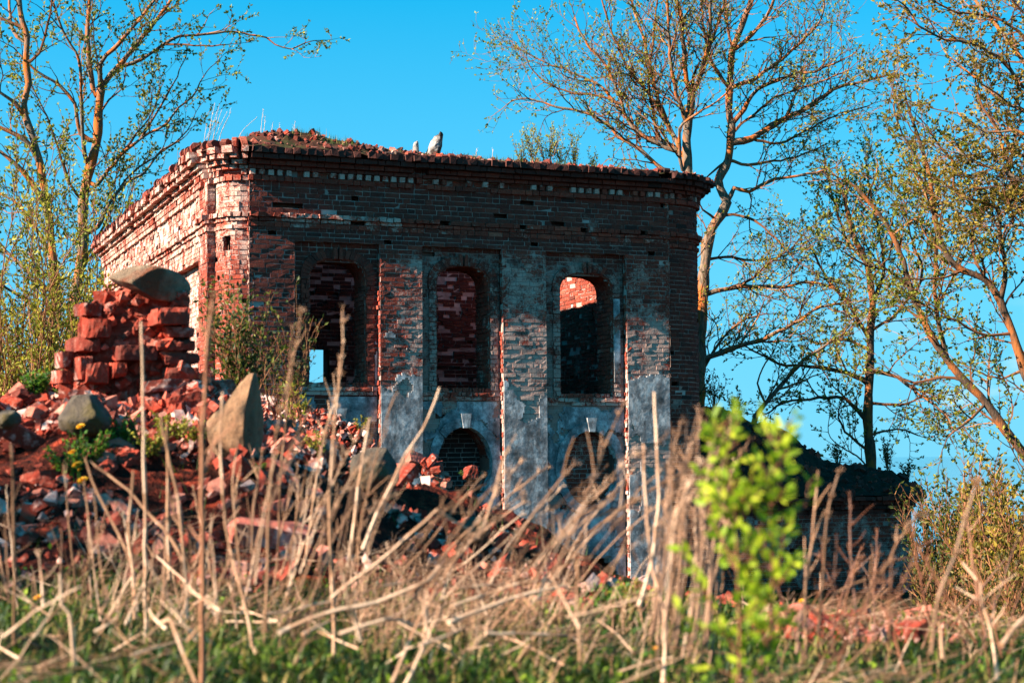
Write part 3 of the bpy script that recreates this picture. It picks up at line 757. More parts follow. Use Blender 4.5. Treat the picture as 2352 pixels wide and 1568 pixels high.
# apse: low polygonal annexe with an earth covered roof, part of the same building
def apse():
    root = bpy.data.objects.new('apse', None); COL.objects.link(root); root.parent = church
    zE = Z(2128, 1137, .9)
    def corner(px, Y): p = at(px, 1200, Y)-C0; return p.dot(u3), p.dot(-n3)
    a = (RW, 1.5); b = corner(2062, 33.2); c = corner(2094, 34.0); e = (c[0]-.3, c[1]+4)
    pl = Path([a, b]); p2 = Path([b, c]); p3 = Path([c, e])
    B, M = MB(), MB()
    for p in (pl, p2, p3):
        lay(B, M, p, zBase-.6, zE-.35, wash=lambda s, z: .34, miss=.012, tone=-.1, soot_shade=.12)
    o = cb(B, 'wall', M_BRICK, root); cb(M, 'mortar_joints', M_MORT, o)
    B = MB()
    for p in (pl, p2, p3):
        for k, (o_, z0) in enumerate(((.05, -.35), (.11, -.26), (.20, -.17), (.30, -.09))):
            lay(B, None, p, zE+z0, zE+z0+.088, out=o_, dep=.1+o_, miss=.06, soot_shade=.5, tone=-.2, jit=.012, outj=.02)
    cb(B, 'cornice', M_BRICK, root)
    # roof: from the eaves up to a sagging ridge
    ridge = [(1612, 928), (1660, 940), (1700, 955), (1760, 970), (1830, 1010), (1900, 1058), (1960, 1068), (2000, 1071), (2050, 1090), (2108, 1126)]
    rp = []
    for (px, py) in ridge:
        q = at(px, py, 34.8 if px < 2040 else 34.3)-C0; rp.append((q.dot(u3), q.dot(-n3), q.z))
    mb = MB(); N = 110; K = 22
    for i in range(N+1):
        t = i/N; k = t*(len(rp)-1); q = min(int(k), len(rp)-2); f = k-q
        r_ = [lerp(rp[q][m], rp[q+1][m], f) for m in range(3)]
        tt = t*1.0
        if tt < .93: x, y, *_ = pl.at(pl.L*tt/.93); y -= .28
        else: x, y, *_ = p2.at(p2.L*(tt-.93)/.07); y -= .2; x += .22
        for j in range(-6, K+1):
            if j >= 0:
                g = j/K; p_ = (lerp(x, r_[0], g), lerp(y, r_[1], g), lerp(zE+.01, r_[2], g**.8))
            else:
                g = -j/6; p_ = (r_[0]+.2*g, r_[1]+3.2*g, lerp(r_[2], zE-.3, g**1.5))
            mb.v.append((p_[0], p_[1], p_[2] + (fbm(p_[0]*1.6, p_[1]*1.6, 3)*.13 + fbm(p_[0]*6, p_[1]*6, 3)*.05)*(1 if j != 0 else .2)))
    order = list(range(-6, 0))[::-1]
    W_ = K+7
    # columns are stored back-to-front: index of j
    def ix(i, j): return i*W_ + (j+6)
    for i in range(N):
        for j in range(0, K): mb.f.append([ix(i, j), ix(i+1, j), ix(i+1, j+1), ix(i, j+1)]); mb.c.append((.12, 0, 0))
        mb.f.append([ix(i, K), ix(i+1, K), ix(i+1, -1), ix(i, -1)]); mb.c.append((.12, 0, 0))
        for j in range(-1, -6, -1): mb.f.append([ix(i, j), ix(i+1, j), ix(i+1, j-1), ix(i, j-1)]); mb.c.append((.12, 0, 0))
    rr_ = cb(mb, 'roof', M_TURF, root)
    db = MB()
    for k in range(300):
        q = R.choice(mb.v); z_ = .02 + .07*R.random()**3; n_ = rvec(); t_ = n_.orthogonal().normalized()
        box(db, (q[0], q[1], q[2]+z_*.3), t_, n_, n_.cross(t_), z_, z_*.6, z_*.7, z_*.3, (R.uniform(0, .7), R.uniform(-.4, .2), R.uniform(.1, .7)))
    tag(cb(db, 'roof_rubble', M_RUB, rr_), kind='stuff')
    B = MB()
    ins = lambda p, q, d0: abox(B, p[0], q[0]-.1, min(p[1], q[1])+d0, min(p[1], q[1])+d0+.4, zBase-.6, zE-.1)
    v = []
    for (x, y) in (a, b, c, e): v.append((x-.12, y+.12))
    v.append((a[0]-.1, e[1]))
    n = len(v); vs = [(x, y, zBase-.6) for x, y in v] + [(x, y, zE-.08) for x, y in v]
    B.add(vs, [(i, (i+1) % n, n+(i+1) % n, n+i) for i in range(n)] + [tuple(range(n, 2*n))], (.3, 0, 0))
    cb(B, 'wall_core', M_CORE, root)
    return rp, zE
APSE_RIDGE, APSE_ZE = apse()
# ------------------------------------------------------------------ trees
def rot_to(d, ang, az):
    a = d.orthogonal().normalized(); b = d.cross(a)
    return (d*math.cos(ang) + (a*math.cos(az)+b*math.sin(az))*math.sin(ang)).normalized()
class Tree:
    """limbs traced as real curves in depth; twigs and leaves grown from them"""
    def __init__(s, Y, seed, leaf=0.055, leaves=1.0, dens=1.0, upb=0.35, twig=1.0, col=(.25, .9), sm=1.0):
        s.sm = sm
        s.Y = Y; s.r = random.Random(seed); s.tr, s.br, s.lf = MB(), MB(), MB()
        s.samp = []; s.leaf = leaf; s.nl = leaves; s.dens = dens; s.upb = upb; s.tw = twig; s.col = col; s.ntw = 0
    def limb(s, pts, w0, w1, trunk=False, depth=None, dens=None, wander=.5):
        """pts in photo pixels, widths in photo pixels"""
        rnd = s.r; sc = s.Y/FPX
        y0 = s.Y; near = None
        if s.samp and not trunk:
            near = min(s.samp, key=lambda q: (q[1]-pts[0][0])**2 + (q[2]-pts[0][1])**2)
            y0 = near[0].y
        tgt = depth if depth is not None else rnd.uniform(-1, 1)*wander
        tot = sum(math.hypot(b[0]-a[0], b[1]-a[1]) for a, b in zip(pts, pts[1:]))*sc
        W, acc = [], 0.0
        for i, p in enumerate(pts):
            if i: acc += math.hypot(p[0]-pts[i-1][0], p[1]-pts[i-1][1])*sc
            W.append(at(p[0], p[1], y0 + (0 if trunk else tgt*acc)))
        if near is not None and (near[1]-pts[0][0])**2 + (near[2]-pts[0][1])**2 < 60**2: W[0] = near[0].copy()
        q = smooth_pts(W, .16*s.sm); n = len(q)
        for i in range(1, n-1): q[i] = q[i] + Vector((rnd.gauss(0, 1), rnd.gauss(0, 1), rnd.gauss(0, 1)))*(.010 if not trunk else .006)
        rad = [lerp(w0, w1, (i/(n-1))**.8)*sc/2*(1+.10*math.sin(i*1.3+w0)) for i in range(n)]
        tube(s.tr if trunk or w0 > 9 else s.br, q, rad, 8 if w0 > 14 else 6, (rnd.uniform(.3, .8), 0, 0))
        for i in range(n):
            px, py = proj(q[i]); s.samp.append((q[i], px, py))
        dn = s.dens if dens is None else dens
        # side branches
        i = 1; L_ = 0
        for i in range(2, n):
            fr = i/(n-1)
            if rnd.random() < .07*dn*(1.2-fr*.6) and tot > 1.2 and rad[i] > .012:
                d2 = rot_to((q[i]-q[i-1]).normalized(), rnd.uniform(.4, .9), rnd.uniform(0, 6.28)); d2.z += s.upb*.8; d2.normalize(); s.grow(q[i], d2, rnd.uniform(1.2, 2.4)*s.tw, min(rad[i]*.5, .03), 0)
            if rnd.random() < dn*.80*(.35 + .9*fr):
                d = (q[i]-q[i-1]).normalized()
                d2 = rot_to(d, rnd.uniform(.5, 1.15), rnd.uniform(0, 6.28)); d2.z += s.upb*rnd.uniform(.2, 1.3); d2.normalize()
                s.grow(q[i], d2, rnd.uniform(.5, 1.5)*s.tw*(1.1-.3*fr), min(rad[i]*.55, .022), 1)
        d = (q[-1]-q[-2]).normalized(); s.grow(q[-1], d, rnd.uniform(.5, 1.0)*s.tw, rad[-1]*.9, 1)
    def grow(s, p, d, ln, r, lev):
        rnd = s.r; st = (.15, .11, .075)[lev]*s.sm; n = max(2, int(ln/st)); pts = [p.copy()]; d = d.copy()
        for i in range(n):
            d = d + Vector((rnd.gauss(0, .16), rnd.gauss(0, .16), rnd.gauss(0, .13) + s.upb*.10)); d.normalize()
            pts.append(pts[-1] + d*st)
            if lev == 0 and i > 0 and rnd.random() < .75:
                d2 = rot_to(d, rnd.uniform(.4, 1.0), rnd.uniform(0, 6.28)); d2.z += s.upb*.5; d2.normalize(); s.grow(pts[-1], d2, rnd.uniform(.4, 1.1)*s.tw, r*.5*(1-.5*i/n), 1)
            if lev == 1 and i > 0 and rnd.random() < .78:
                d2 = rot_to(d, rnd.uniform(.45, 1.1), rnd.uniform(0, 6.28)); d2.z += s.upb*.4; d2.normalize()
                s.grow(pts[-1], d2, ln*rnd.uniform(.22, .5), r*.55, 2)
            if lev == 2 and rnd.random() < .75*s.nl: s.leafclump(pts[-1], d)
        rr = [max(.0038*s.sm, r*(1-.75*i/n)) for i in range(n+1)]
        tube(s.br, pts, rr, 4 if lev < 2 else 3, (rnd.uniform(.1, .9), 0, 0), cap=False); s.ntw += 1
        if rnd.random() < 1.5*s.nl: s.leafclump(pts[-1], d)
    def leafclump(s, p, d):
        rnd = s.r; base = rnd.uniform(*s.col)
        for k in range(rnd.choice((2, 2, 3, 4))):
            dd = (d + rvec(rnd)*.9); dd.z += .15; dd.normalize()
            l = s.leaf*rnd.uniform(.6, 1.3)
            leafquad(s.lf, p + rvec(rnd)*.015, dd, rvec(rnd), l, l*.55, (min(1, max(0, base+rnd.gauss(0, .12))), 0, 0))
    def finish(s, name, label, cat, group, org, mleaf=None, mbark=None):
        o = empty(name, org, label, cat, group)
        if s.tr.v: s.tr.build('trunk', mbark or M_BARK, o, org, smooth=True)
        if s.br.v: s.br.build('branches', M_TWIG, o, org)
        if s.lf.v: s.lf.build('foliage', mleaf or M_LEAF, o, org)
        return o
TG = 'trees round the ruin'
def ground_pt(px, py, Y):
    p = at(px, py, Y); return Vector((p.x, p.y, min(p.z, H(p.x, p.y, False))))

# main tree on the left, behind the side wall
t = Tree(50, 1, leaf=.10, leaves=1.1, dens=1.5, col=(.15, .85), twig=1.45, sm=1.45)
b = ground_pt(165, 1150, 50)
bp = proj(b)
t.limb([bp, (166, 1000), (165, 860), (165, 740), (180, 640), (191, 560), (191, 461), (205, 393), (222, 325), (226, 267), (232, 205)], 36, 20, True, dens=.3)
t.limb([(232, 207), (219, 219), (208, 180), (205, 154), (202, 85), (205, 0), (207, -60)], 15, 6, dens=1.2)
t.limb([(232, 205), (239, 191), (255, 170), (270, 157), (290, 130), (328, 85), (362, 41), (393, 0), (420, -40)], 16, 6, dens=1.1)
t.limb([(234, 200), (232, 147), (260, 113), (290, 82), (325, 38), (355, 0), (370, -40)], 13, 5, dens=1.2)
t.limb([(262, 160), (273, 154), (325, 137), (376, 103), (410, 84), (472, 79), (533, 74), (574, 80), (612, 87), (632, 103), (670, 113), (701, 99)], 10, 3, depth=.1, dens=.55)
t.limb([(376, 106), (427, 103), (485, 106), (519, 103)], 6, 2.5, dens=.5)
t.limb([(200, 420), (219, 429), (273, 360), (308, 330), (342, 306), (383, 285), (410, 247), (441, 223), (468, 176)], 12, 3, depth=-.1, dens=.7)
t.limb([(328, 319), (355, 268), (376, 230), (407, 176), (411, 163)], 7, 3, dens=.4)
t.limb([(195, 540), (225, 520), (250, 470), (290, 420), (330, 400), (370, 345), (400, 330), (430, 300)], 11, 3, dens=.8)
t.limb([(180, 620), (239, 520), (267, 446), (300, 400), (340, 370), (420, 318)], 9, 3, dens=.9)
t.limb([(178, 640), (200, 600), (240, 560), (280, 500), (305, 430)], 10, 3, dens=.9)
t.limb([(222, 320), (185, 308), (171, 239), (137, 198), (82, 161), (40, 120)], 12, 4, dens=1.0)
t.limb([(205, 393), (191, 325), (186, 205), (181, 137), (143, 68), (120, 0), (110, -40)], 12, 4, dens=1.1)
t.limb([(226, 260), (250, 230), (280, 205), (288, 160)], 6, 2.5, dens=.9)
t.limb([(191, 470), (160, 420), (130, 330), (100, 250), (70, 190)], 9, 3, dens=1.0)
t.finish('broadleaf_tree', 'tall tree with orange lichen on its forked trunk, just left of the side wall', 'tree', TG, (b.x, b.y, b.z))
# left edge tree
t = Tree(46, 2, leaf=.10, leaves=1.1, dens=1.5, col=(.15, .85), twig=1.4, sm=1.4)
b = ground_pt(112, 1150, 46); bp = proj(b)
t.limb([bp, (112, 1000), (114, 880), (121, 800), (130, 700), (122, 600), (113, 513), (103, 444), (92, 376), (72, 308), (58, 267), (55, 239), (65, 191), (60, 144), (62, 85), (51, 51), (44, 0), (40, -60)], 32, 12, True, dens=.5)
t.limb([(58, 260), (34, 236), (0, 212), (-40, 190)], 13, 6, dens=.8)
t.limb([(94, 386), (62, 325), (27, 304), (0, 292), (-50, 270)], 15, 7, dens=.8)
t.limb([(103, 461), (51, 393), (0, 349), (-40, 330)], 15, 7, dens=.8)
t.limb([(66, 150), (89, 123), (113, 38), (120, -20)], 8, 4, dens=1.0)
t.limb([(60, 100), (30, 70), (20, 0), (15, -40)], 10, 5, dens=1.0)
t.limb([(62, 60), (0, 40), (-40, 10)], 8, 5, dens=1.0)
t.limb([(120, 600), (80, 520), (30, 460), (-20, 440)], 12, 5, dens=1.0)
t.limb([(126, 680), (60, 620), (0, 560), (-30, 530)], 12, 5, dens=1.1)
t.limb([(121, 780), (70, 700), (10, 660), (-30, 640)], 10, 5, dens=1.2)
t.finish('broadleaf_tree', 'tree with crooked lichen covered trunk at the left edge, in front of the forked one', 'tree', TG, (b.x, b.y, b.z))

# the big tree behind the right corner of the church
t = Tree(38, 3, leaf=.060, leaves=.5, dens=1.9, upb=.25, col=(.25, .9))
b = ground_pt(1600, 1150, 38); bp = proj(b)
t.limb([bp, (1603, 1000), (1606, 850), (1610, 740), (1615, 677), (1620, 595), (1635, 526), (1657, 492), (1669, 465), (1653, 433), (1650, 413), (1666, 383), (1676, 348), (1680, 287), (1674, 253), (1676, 205), (1678, 154), (1683, 116), (1702, 62), (1726, 0), (1740, -50)], 44, 12, True, dens=.35)
t.limb([(1684, 116), (1729, 79), (1760, 38), (1777, 0), (1790, -40)], 11, 5)
t.limb([(1680, 338), (1726, 318), (1787, 280), (1849, 250), (1883, 226), (1924, 202), (1992, 185), (2054, 167)], 18, 4, depth=.1)
t.limb([(1691, 215), (1726, 185), (1767, 157), (1821, 113), (1862, 75), (1886, 44), (1893, 7)], 11, 4)
t.limb([(1680, 294), (1710, 250), (1739, 205), (1787, 185), (1832, 167), (1873, 164), (1930, 140)], 12, 4)
t.limb([(1668, 366), (1650, 385), (1628, 403), (1611, 420)], 8, 3, dens=.3)
t.limb([(1669, 465), (1686, 431), (1700, 436), (1721, 441), (1751, 424), (1779, 413), (1837, 403), (1900, 390)], 12, 4)
t.limb([(1672, 370), (1720, 380), (1760, 372), (1810, 366), (1850, 352), (1880, 340)], 9, 3)
t.limb([(1616, 680), (1666, 663), (1734, 656), (1803, 660), (1837, 649), (1900, 655), (1950, 690)], 13, 4, depth=-.1)
t.limb([(1608, 826), (1683, 800), (1751, 779), (1803, 752), (1837, 735), (1880, 705), (1930, 698)], 15, 5, depth=-.15)
t.limb([(1620, 595), (1680, 590), (1740, 600), (1800, 585), (1850, 570)], 8, 3)
t.limb([(1607, 860), (1650, 790), (1700, 740), (1760, 720)], 9, 3)
t.limb([(1640, 515), (1615, 480), (1600, 455)], 7, 3, dens=.6)
t.limb([(1665, 480), (1720, 500), (1780, 545), (1830, 600)], 8, 3)
t.limb([(1676, 210), (1640, 150), (1620, 90), (1610, 0)], 10, 4)
t.limb([(1684, 110), (1670, 50), (1665, -20)], 8, 4)
t.limb([(1726, 320), (1790, 330), (1850, 300), (1930, 260), (1990, 245)], 7, 3)
t.limb([(1700, 300), (1760, 240), (1800, 215), (1880, 190), (1950, 160)], 7, 3)
t.finish('broadleaf_tree', 'big bare branched tree with twisted trunk rising behind the right corner of the church', 'tree', TG, (b.x, b.y, b.z))
# twin stemmed tree behind the roof line
t = Tree(37, 4, leaf=.060, leaves=.48, dens=1.9, upb=.3, col=(.25, .9))
b = ground_pt(1585, 1150, 37); bp = proj(b)
t.limb([bp, (1585, 900), (1583, 600), (1580, 400), (1577, 355), (1577, 321), (1579, 291), (1586, 239), (1589, 212)], 40, 20, True, dens=.2)
t.limb([(1588, 214), (1579, 200), (1572, 137), (1565, 51), (1555, 0), (1550, -40)], 14, 6)
t.limb([(1590, 212), (1599, 200), (1616, 147), (1630, 89), (1633, 0), (1634, -40)], 13, 6)
t.limb([(1592, 205), (1606, 185), (1650, 51), (1664, 0), (1672, -40)], 9, 4)
t.limb([(1580, 400), (1567, 390), (1562, 362), (1560, 321), (1558, 296), (1599, 263), (1644, 236), (1668, 215)], 10, 4)
t.limb([(1579, 300), (1550, 200), (1540, 140), (1535, 40), (1530, -30)], 12, 5)
t.limb([(1580, 420), (1540, 398), (1519, 386), (1461, 338), (1420, 314), (1396, 285), (1340, 258), (1280, 245), (1200, 226), (1165, 240)], 12, 3, depth=.1)
t.limb([(1580, 380), (1546, 338), (1512, 318), (1471, 311), (1440, 270), (1380, 200), (1310, 165), (1250, 142), (1185, 108)], 11, 3)
t.limb([(1575, 350), (1510, 330), (1450, 290), (1430, 240), (1390, 150), (1340, 90), (1320, 40)], 11, 4)
t.limb([(1560, 340), (1520, 250), (1500, 180), (1480, 100), (1450, 0), (1445, -30)], 11, 5)
t.limb([(1545, 300), (1500, 230), (1440, 150), (1400, 60), (1380, -10)], 9, 4)
t.limb([(1430, 240), (1370, 220), (1300, 210), (1240, 180), (1215, 150)], 7, 3)
t.limb([(1512, 318), (1490, 200), (1500, 100), (1510, 0)], 8, 4)
t.finish('broadleaf_tree', 'twin stemmed tree with wide leaning branches, behind the roof left of the big tree', 'tree', TG, (b.x, b.y, b.z))

# tree above the apse
t = Tree(38.5, 5, leaf=.075, leaves=.85, dens=1.9, upb=.2, col=(.15, .8))
b = ground_pt(2002, 1250, 38.5); bp = proj(b)
t.limb([bp, (2002, 1150), (2001, 1069), (1997, 1018), (1993, 968), (1995, 905), (1997, 843), (2000, 804), (1999, 760), (2004, 700), (1998, 640), (1985, 590), (1960, 540), (1945, 480)], 36, 11, True, dens=.4)
t.limb([(1996, 890), (1981, 870), (1923, 851), (1864, 841), (1806, 839), (1775, 827), (1720, 800)], 13, 4, depth=-.1)
t.limb([(1994, 960), (1942, 917), (1900, 914), (1845, 917), (1802, 925), (1760, 950)], 12, 4)
t.limb([(1996, 860), (2008, 851), (2059, 866), (2110, 905), (2170, 950)], 12, 4)
t.limb([(1995, 1030), (1954, 1003), (1926, 960), (1930, 930)], 8, 3)
t.limb([(1994, 930), (2050, 930), (2100, 920), (2150, 880)], 9, 3)
t.limb([(1997, 1000), (2060, 985), (2110, 1000)], 7, 3)
t.limb([(2000, 780), (1950, 700), (1900, 640), (1860, 560)], 10, 4)
t.limb([(2004, 700), (2030, 620), (2020, 540), (2000, 450), (1990, 380)], 10, 4)
t.limb([(1985, 600), (1950, 560), (1920, 480), (1900, 400), (1890, 350)], 8, 3)
t.limb([(1999, 760), (2060, 720), (2100, 660), (2110, 600)], 9, 3)
t.limb([(2000, 800), (1940, 780), (1880, 790), (1840, 770)], 9, 3)
t.limb([(1998, 650), (2040, 590), (2060, 520)], 7, 3)
t.finish('broadleaf_tree', 'tree with a straight trunk standing right above the dark roof of the apse', 'tree', TG, (b.x, b.y, b.z), mbark=M_BARK_SHADE)
# half fallen stem leaning out of the apse roof
t = Tree(36.8, 6, leaf=.08, leaves=.3, dens=.8, upb=.3)
b = at(1728, 985, 36.8)
t.limb([(1728, 985), (1736, 954), (1786, 894), (1845, 827), (1880, 804), (1910, 780)], 13, 6, True, dens=.9)
t.limb([(1790, 890), (1830, 880), (1880, 860)], 6, 3)
t.limb([(1760, 922), (1740, 880), (1760, 830)], 6, 3)
t.finish('leaning_sapling', 'bare sapling leaning to the right out of the sloping apse roof', 'tree', TG, (b.x, b.y, b.z))
# leaning tree at the right
t = Tree(30, 7, leaf=.068, leaves=.9, dens=1.9, upb=.15, col=(.1, .75))
b = ground_pt(2460, 1300, 30); bp = proj(b)
t.limb([bp, (2400, 1130), (2343, 1030), (2300, 975), (2265, 925), (2215, 874), (2176, 827), (2152, 795), (2120, 735), (2090, 660), (2075, 600), (2050, 540), (2010, 480), (1965, 430)], 36, 8, True, dens=.6)
t.limb([(2180, 830), (2150, 700), (2150, 600), (2150, 533), (2136, 444), (2108, 376), (2074, 308), (2054, 256)], 13, 4)
t.limb([(2265, 925), (2230, 960), (2180, 1000)], 10, 4)
t.limb([(2215, 874), (2160, 865), (2100, 880), (2040, 860)], 9, 3)
t.limb([(2090, 650), (2040, 620), (1990, 610), (1940, 580)], 8, 3)
t.limb([(2120, 730), (2060, 700), (2010, 720)], 7, 3)
t.limb([(2108, 690), (2120, 620), (2090, 540), (2080, 470)], 8, 3)
t.finish('broadleaf_tree', 'tree leaning steeply to the left across the right side of the sky', 'tree', TG, (b.x, b.y, b.z), mbark=M_BARK_SHADE)
# dark curved trunk at the right edge
t = Tree(27, 8, leaf=.068, leaves=.95, dens=1.9, upb=.15, col=(.1, .7))
b = ground_pt(2400, 1200, 27); bp = proj(b)
t.limb([bp, (2375, 960), (2352, 850), (2325, 765), (2297, 692), (2262, 640), (2212, 622), (2172, 582), (2152, 525), (2141, 450), (2130, 380), (2110, 320), (2090, 260)], 38, 8, True, dens=.7)
t.limb([(2297, 690), (2310, 640), (2300, 560), (2290, 475), (2249, 465), (2214, 455), (2190, 427), (2194, 376), (2163, 342), (2130, 290)], 13, 4)
t.limb([(2350, 850), (2300, 870), (2240, 850)], 8, 3)
t.limb([(2262, 640), (2230, 560), (2240, 480), (2210, 400)], 9, 3)
t.limb([(2325, 765), (2270, 770), (2200, 740), (2140, 700)], 9, 3)
t.limb([(2212, 622), (2150, 640), (2090, 640)], 7, 3)
t.finish('broadleaf_tree', 'tree with a dark trunk curving in from the right edge, below the leafy crown', 'tree', TG, (b.x, b.y, b.z), mbark=M_BARK_SHADE)
# leafy crown reaching in at the top right
t = Tree(25, 9, leaf=.062, leaves=2.0, dens=3.0, upb=.05, col=(.2, .95), twig=.95)
b = ground_pt(2560, 1250, 25); bp = proj(b)
t.limb([bp, (2540, 900), (2500, 600), (2470, 400), (2440, 250), (2420, 100), (2400, -60)], 44, 14, True, dens=.3)
t.limb([(2480, 440), (2352, 420), (2310, 395), (2250, 380), (2200, 345)], 15, 5)
t.limb([(2450, 280), (2352, 144), (2317, 96), (2283, 51), (2240, 0), (2220, -30)], 16, 6)
t.limb([(2440, 250), (2352, 200), (2290, 130), (2230, 100), (2170, 90), (2110, 60), (2085, 20)], 12, 4)
t.limb([(2460, 330), (2370, 260), (2300, 230), (2230, 170), (2180, 130)], 12, 4)
t.limb([(2475, 420), (2400, 330), (2330, 300), (2260, 300), (2200, 260)], 12, 4)
t.limb([(2490, 560), (2400, 500), (2340, 440), (2300, 330)], 12, 4)
t.limb([(2430, 170), (2380, 60), (2330, 10), (2300, -40)], 10, 4)
t.limb([(2500, 600), (2420, 540), (2350, 520), (2280, 520)], 10, 4)
t.limb([(2430, 180), (2360, 90), (2280, 40), (2200, 30), (2140, 0)], 9, 4)
t.limb([(2465, 360), (2390, 370), (2320, 340), (2250, 230), (2240, 170)], 9, 4)
t.finish('broadleaf_tree', 'tree with dense olive leaves reaching in at the top right corner', 'tree', TG, (b.x, b.y, b.z), mleaf=M_LEAFO)

# ------------------------------------------------------------------ shrubs and saplings
def shrub(name, label, group, base, h, spread, stems, seed, mleaf, leaf=.05, leaves=.7, upb=.8, col=(.2, .9), r0=.008, cat='shrub', twl=.32, droop=0, ml=0):
    """several stems rising from one root, each with side twigs and leaves"""
    rnd = random.Random(seed); br, lf = MB(), MB(); ml_ = int(ml)
    for k in range(stems):
        a = rnd.uniform(0, 6.28); lean = rnd.uniform(0, spread)
        d = Vector((math.cos(a)*lean, math.sin(a)*lean, 1)).normalized()
        p = base + Vector((rnd.uniform(-1, 1)*.1*h*spread, rnd.uniform(-1, 1)*.1*h*spread, -.03*h)); hh = h*rnd.uniform(.55, 1.08)/max(.5, d.z)
        n = max(5, int(hh/(.06*h+.03))); st = hh/n; pts = [p]
        for i in range(n):
            d = (d + Vector((rnd.gauss(0, .09), rnd.gauss(0, .09), .03*upb))).normalized(); pts.append(pts[-1]+d*st)
            if i > n*.12:
                for q in range(rnd.choice((1, 2, 2))+ml_):
                    d2 = rot_to(d, rnd.uniform(.35, 1.0), rnd.uniform(0, 6.28)); d2.z += .2*upb; d2.normalize()
                    l2 = h*twl*rnd.uniform(.3, 1)*(1-.5*i/n); m = max(2, int(l2/(leaf*.9))); e = pts[-1].copy(); tw = [e]
                    for j in range(m):
                        d2 = (d2+rvec(rnd)*.2+Vector((0, 0, .08*upb))).normalized(); e = e+d2*(l2/m); tw.append(e)
                        if rnd.random() < leaves:
                            c = rnd.uniform(*col)
                            for z in range(rnd.choice((1, 2))):
                                l = leaf*rnd.uniform(.6, 1.25); dd = (d2+rvec(rnd)*.9).normalized()
                                leafquad(lf, e, dd, rvec(rnd), l, l*.5, (min(1, max(0, c+rnd.gauss(0, .1))), 0, 0))
                    tube(br, tw, [max(.0012, r0*.3*(1-.6*j/m)) for j in range(m+1)], 3, (rnd.uniform(.2, .9), 0, 0), cap=False)
        tube(br, pts, [max(.0016, r0*(1-.8*i/n)) for i in range(n+1)], 5, (rnd.uniform(.2, .9), 0, 0))
    org = (base.x, base.y, base.z)
    o = empty(name, org, label, cat, group)
    br.build('stems', M_TWIG, o, org); lf.build('foliage', mleaf, o, org)
    return o
def gp(px, Y, dz=0.0):
    x = at(px, 1050, Y).x; return Vector((x, Y, H(x, Y)+dz))
# young growth to the left of the church, yellow green
for k, (px, Y, h, sp, st, lab) in enumerate([
        (20, 41, 10.6, .22, 28, 'yellow green thicket at the left edge below the crooked tree'),
        (85, 43, 10.6, .22, 28, 'dense yellow green bush around the foot of the crooked tree'),
        (150, 44, 9.8, .2, 26, 'bush of slender leafy stems just left of the brick stump with the boulder'),
        (212, 45, 8.8, .14, 20, 'bush growing against the foot of the forked tree behind the boulder'),
        (50, 39, 7.8, .35, 24, 'low bright bush at the left edge behind the rubble')]):
    shrub('wild_shrub', lab, 'shrubs beside the church', gp(px, Y), h, sp, st, 40+k, M_LEAF, leaf=.13, leaves=.9, r0=.035, twl=.17, col=(.35, 1), ml=1)
b = gp(133, 38)
shrub('young_sapling', 'thin straight pole of a sapling standing before the left thicket', None, b, at(131, 470, 38).z-b.z, .02, 1, 60, M_LEAF, leaf=.08, leaves=.2, r0=.04, cat='sapling', twl=.03)
# bush in front of the lit corner
shrub('wild_shrub', 'bush with small dark leaves in front of the sunlit corner column', 'shrubs on the rubble heap', at(555, 960, 10.5), .80, .48, 22, 71, M_LEAFD, leaf=.038, leaves=.9, r0=.007, col=(.05, .95), twl=.3, ml=1)
shrub('wild_shrub', 'thin twiggy bush in front of the left arched window, beside the corner bush', 'shrubs on the rubble heap', at(655, 985, 11.0), .80, .55, 14, 72, M_LEAFD, leaf=.034, leaves=.6, r0=.005, col=(.0, .8), twl=.32)
shrub('wild_shrub', 'small yellow leaved bush right behind the pointed boulder', 'shrubs on the rubble heap', at(690, 1000, 9.0), .30, .5, 7, 73, M_LEAF, leaf=.026, leaves=.8, r0=.004, col=(.4, 1), twl=.3)
# saplings on the roof
def roofp(px, d, py=360):
    s, _ = fs(px, py, d); return to_world(s, d, ROOFZ(s, d))
for k, (px, h, st, lab) in enumerate([(1196, .62, 7, 'leafy sapling on the roof edge, leftmost of the roof saplings'), (1226, .80, 9, 'leafy sapling clump on the roof, second from the left'), (1258, .92, 12, 'tallest leafy sapling clump growing on top of the roof'), (1290, .80, 9, 'leafy sapling clump just right of the tallest roof clump'), (1322, .66, 8, 'airy sapling clump on the roof, nearer the twin stemmed tree'), (1362, .46, 6, 'low sparse sapling, rightmost of the roof saplings')]):
    shrub('roof_sapling', lab, 'saplings on the roof', roofp(px, .8), h, .26, st, 80+k, M_LEAF, leaf=.042, leaves=.8, r0=.007, col=(.35, 1), twl=.2, cat='sapling', ml=1)
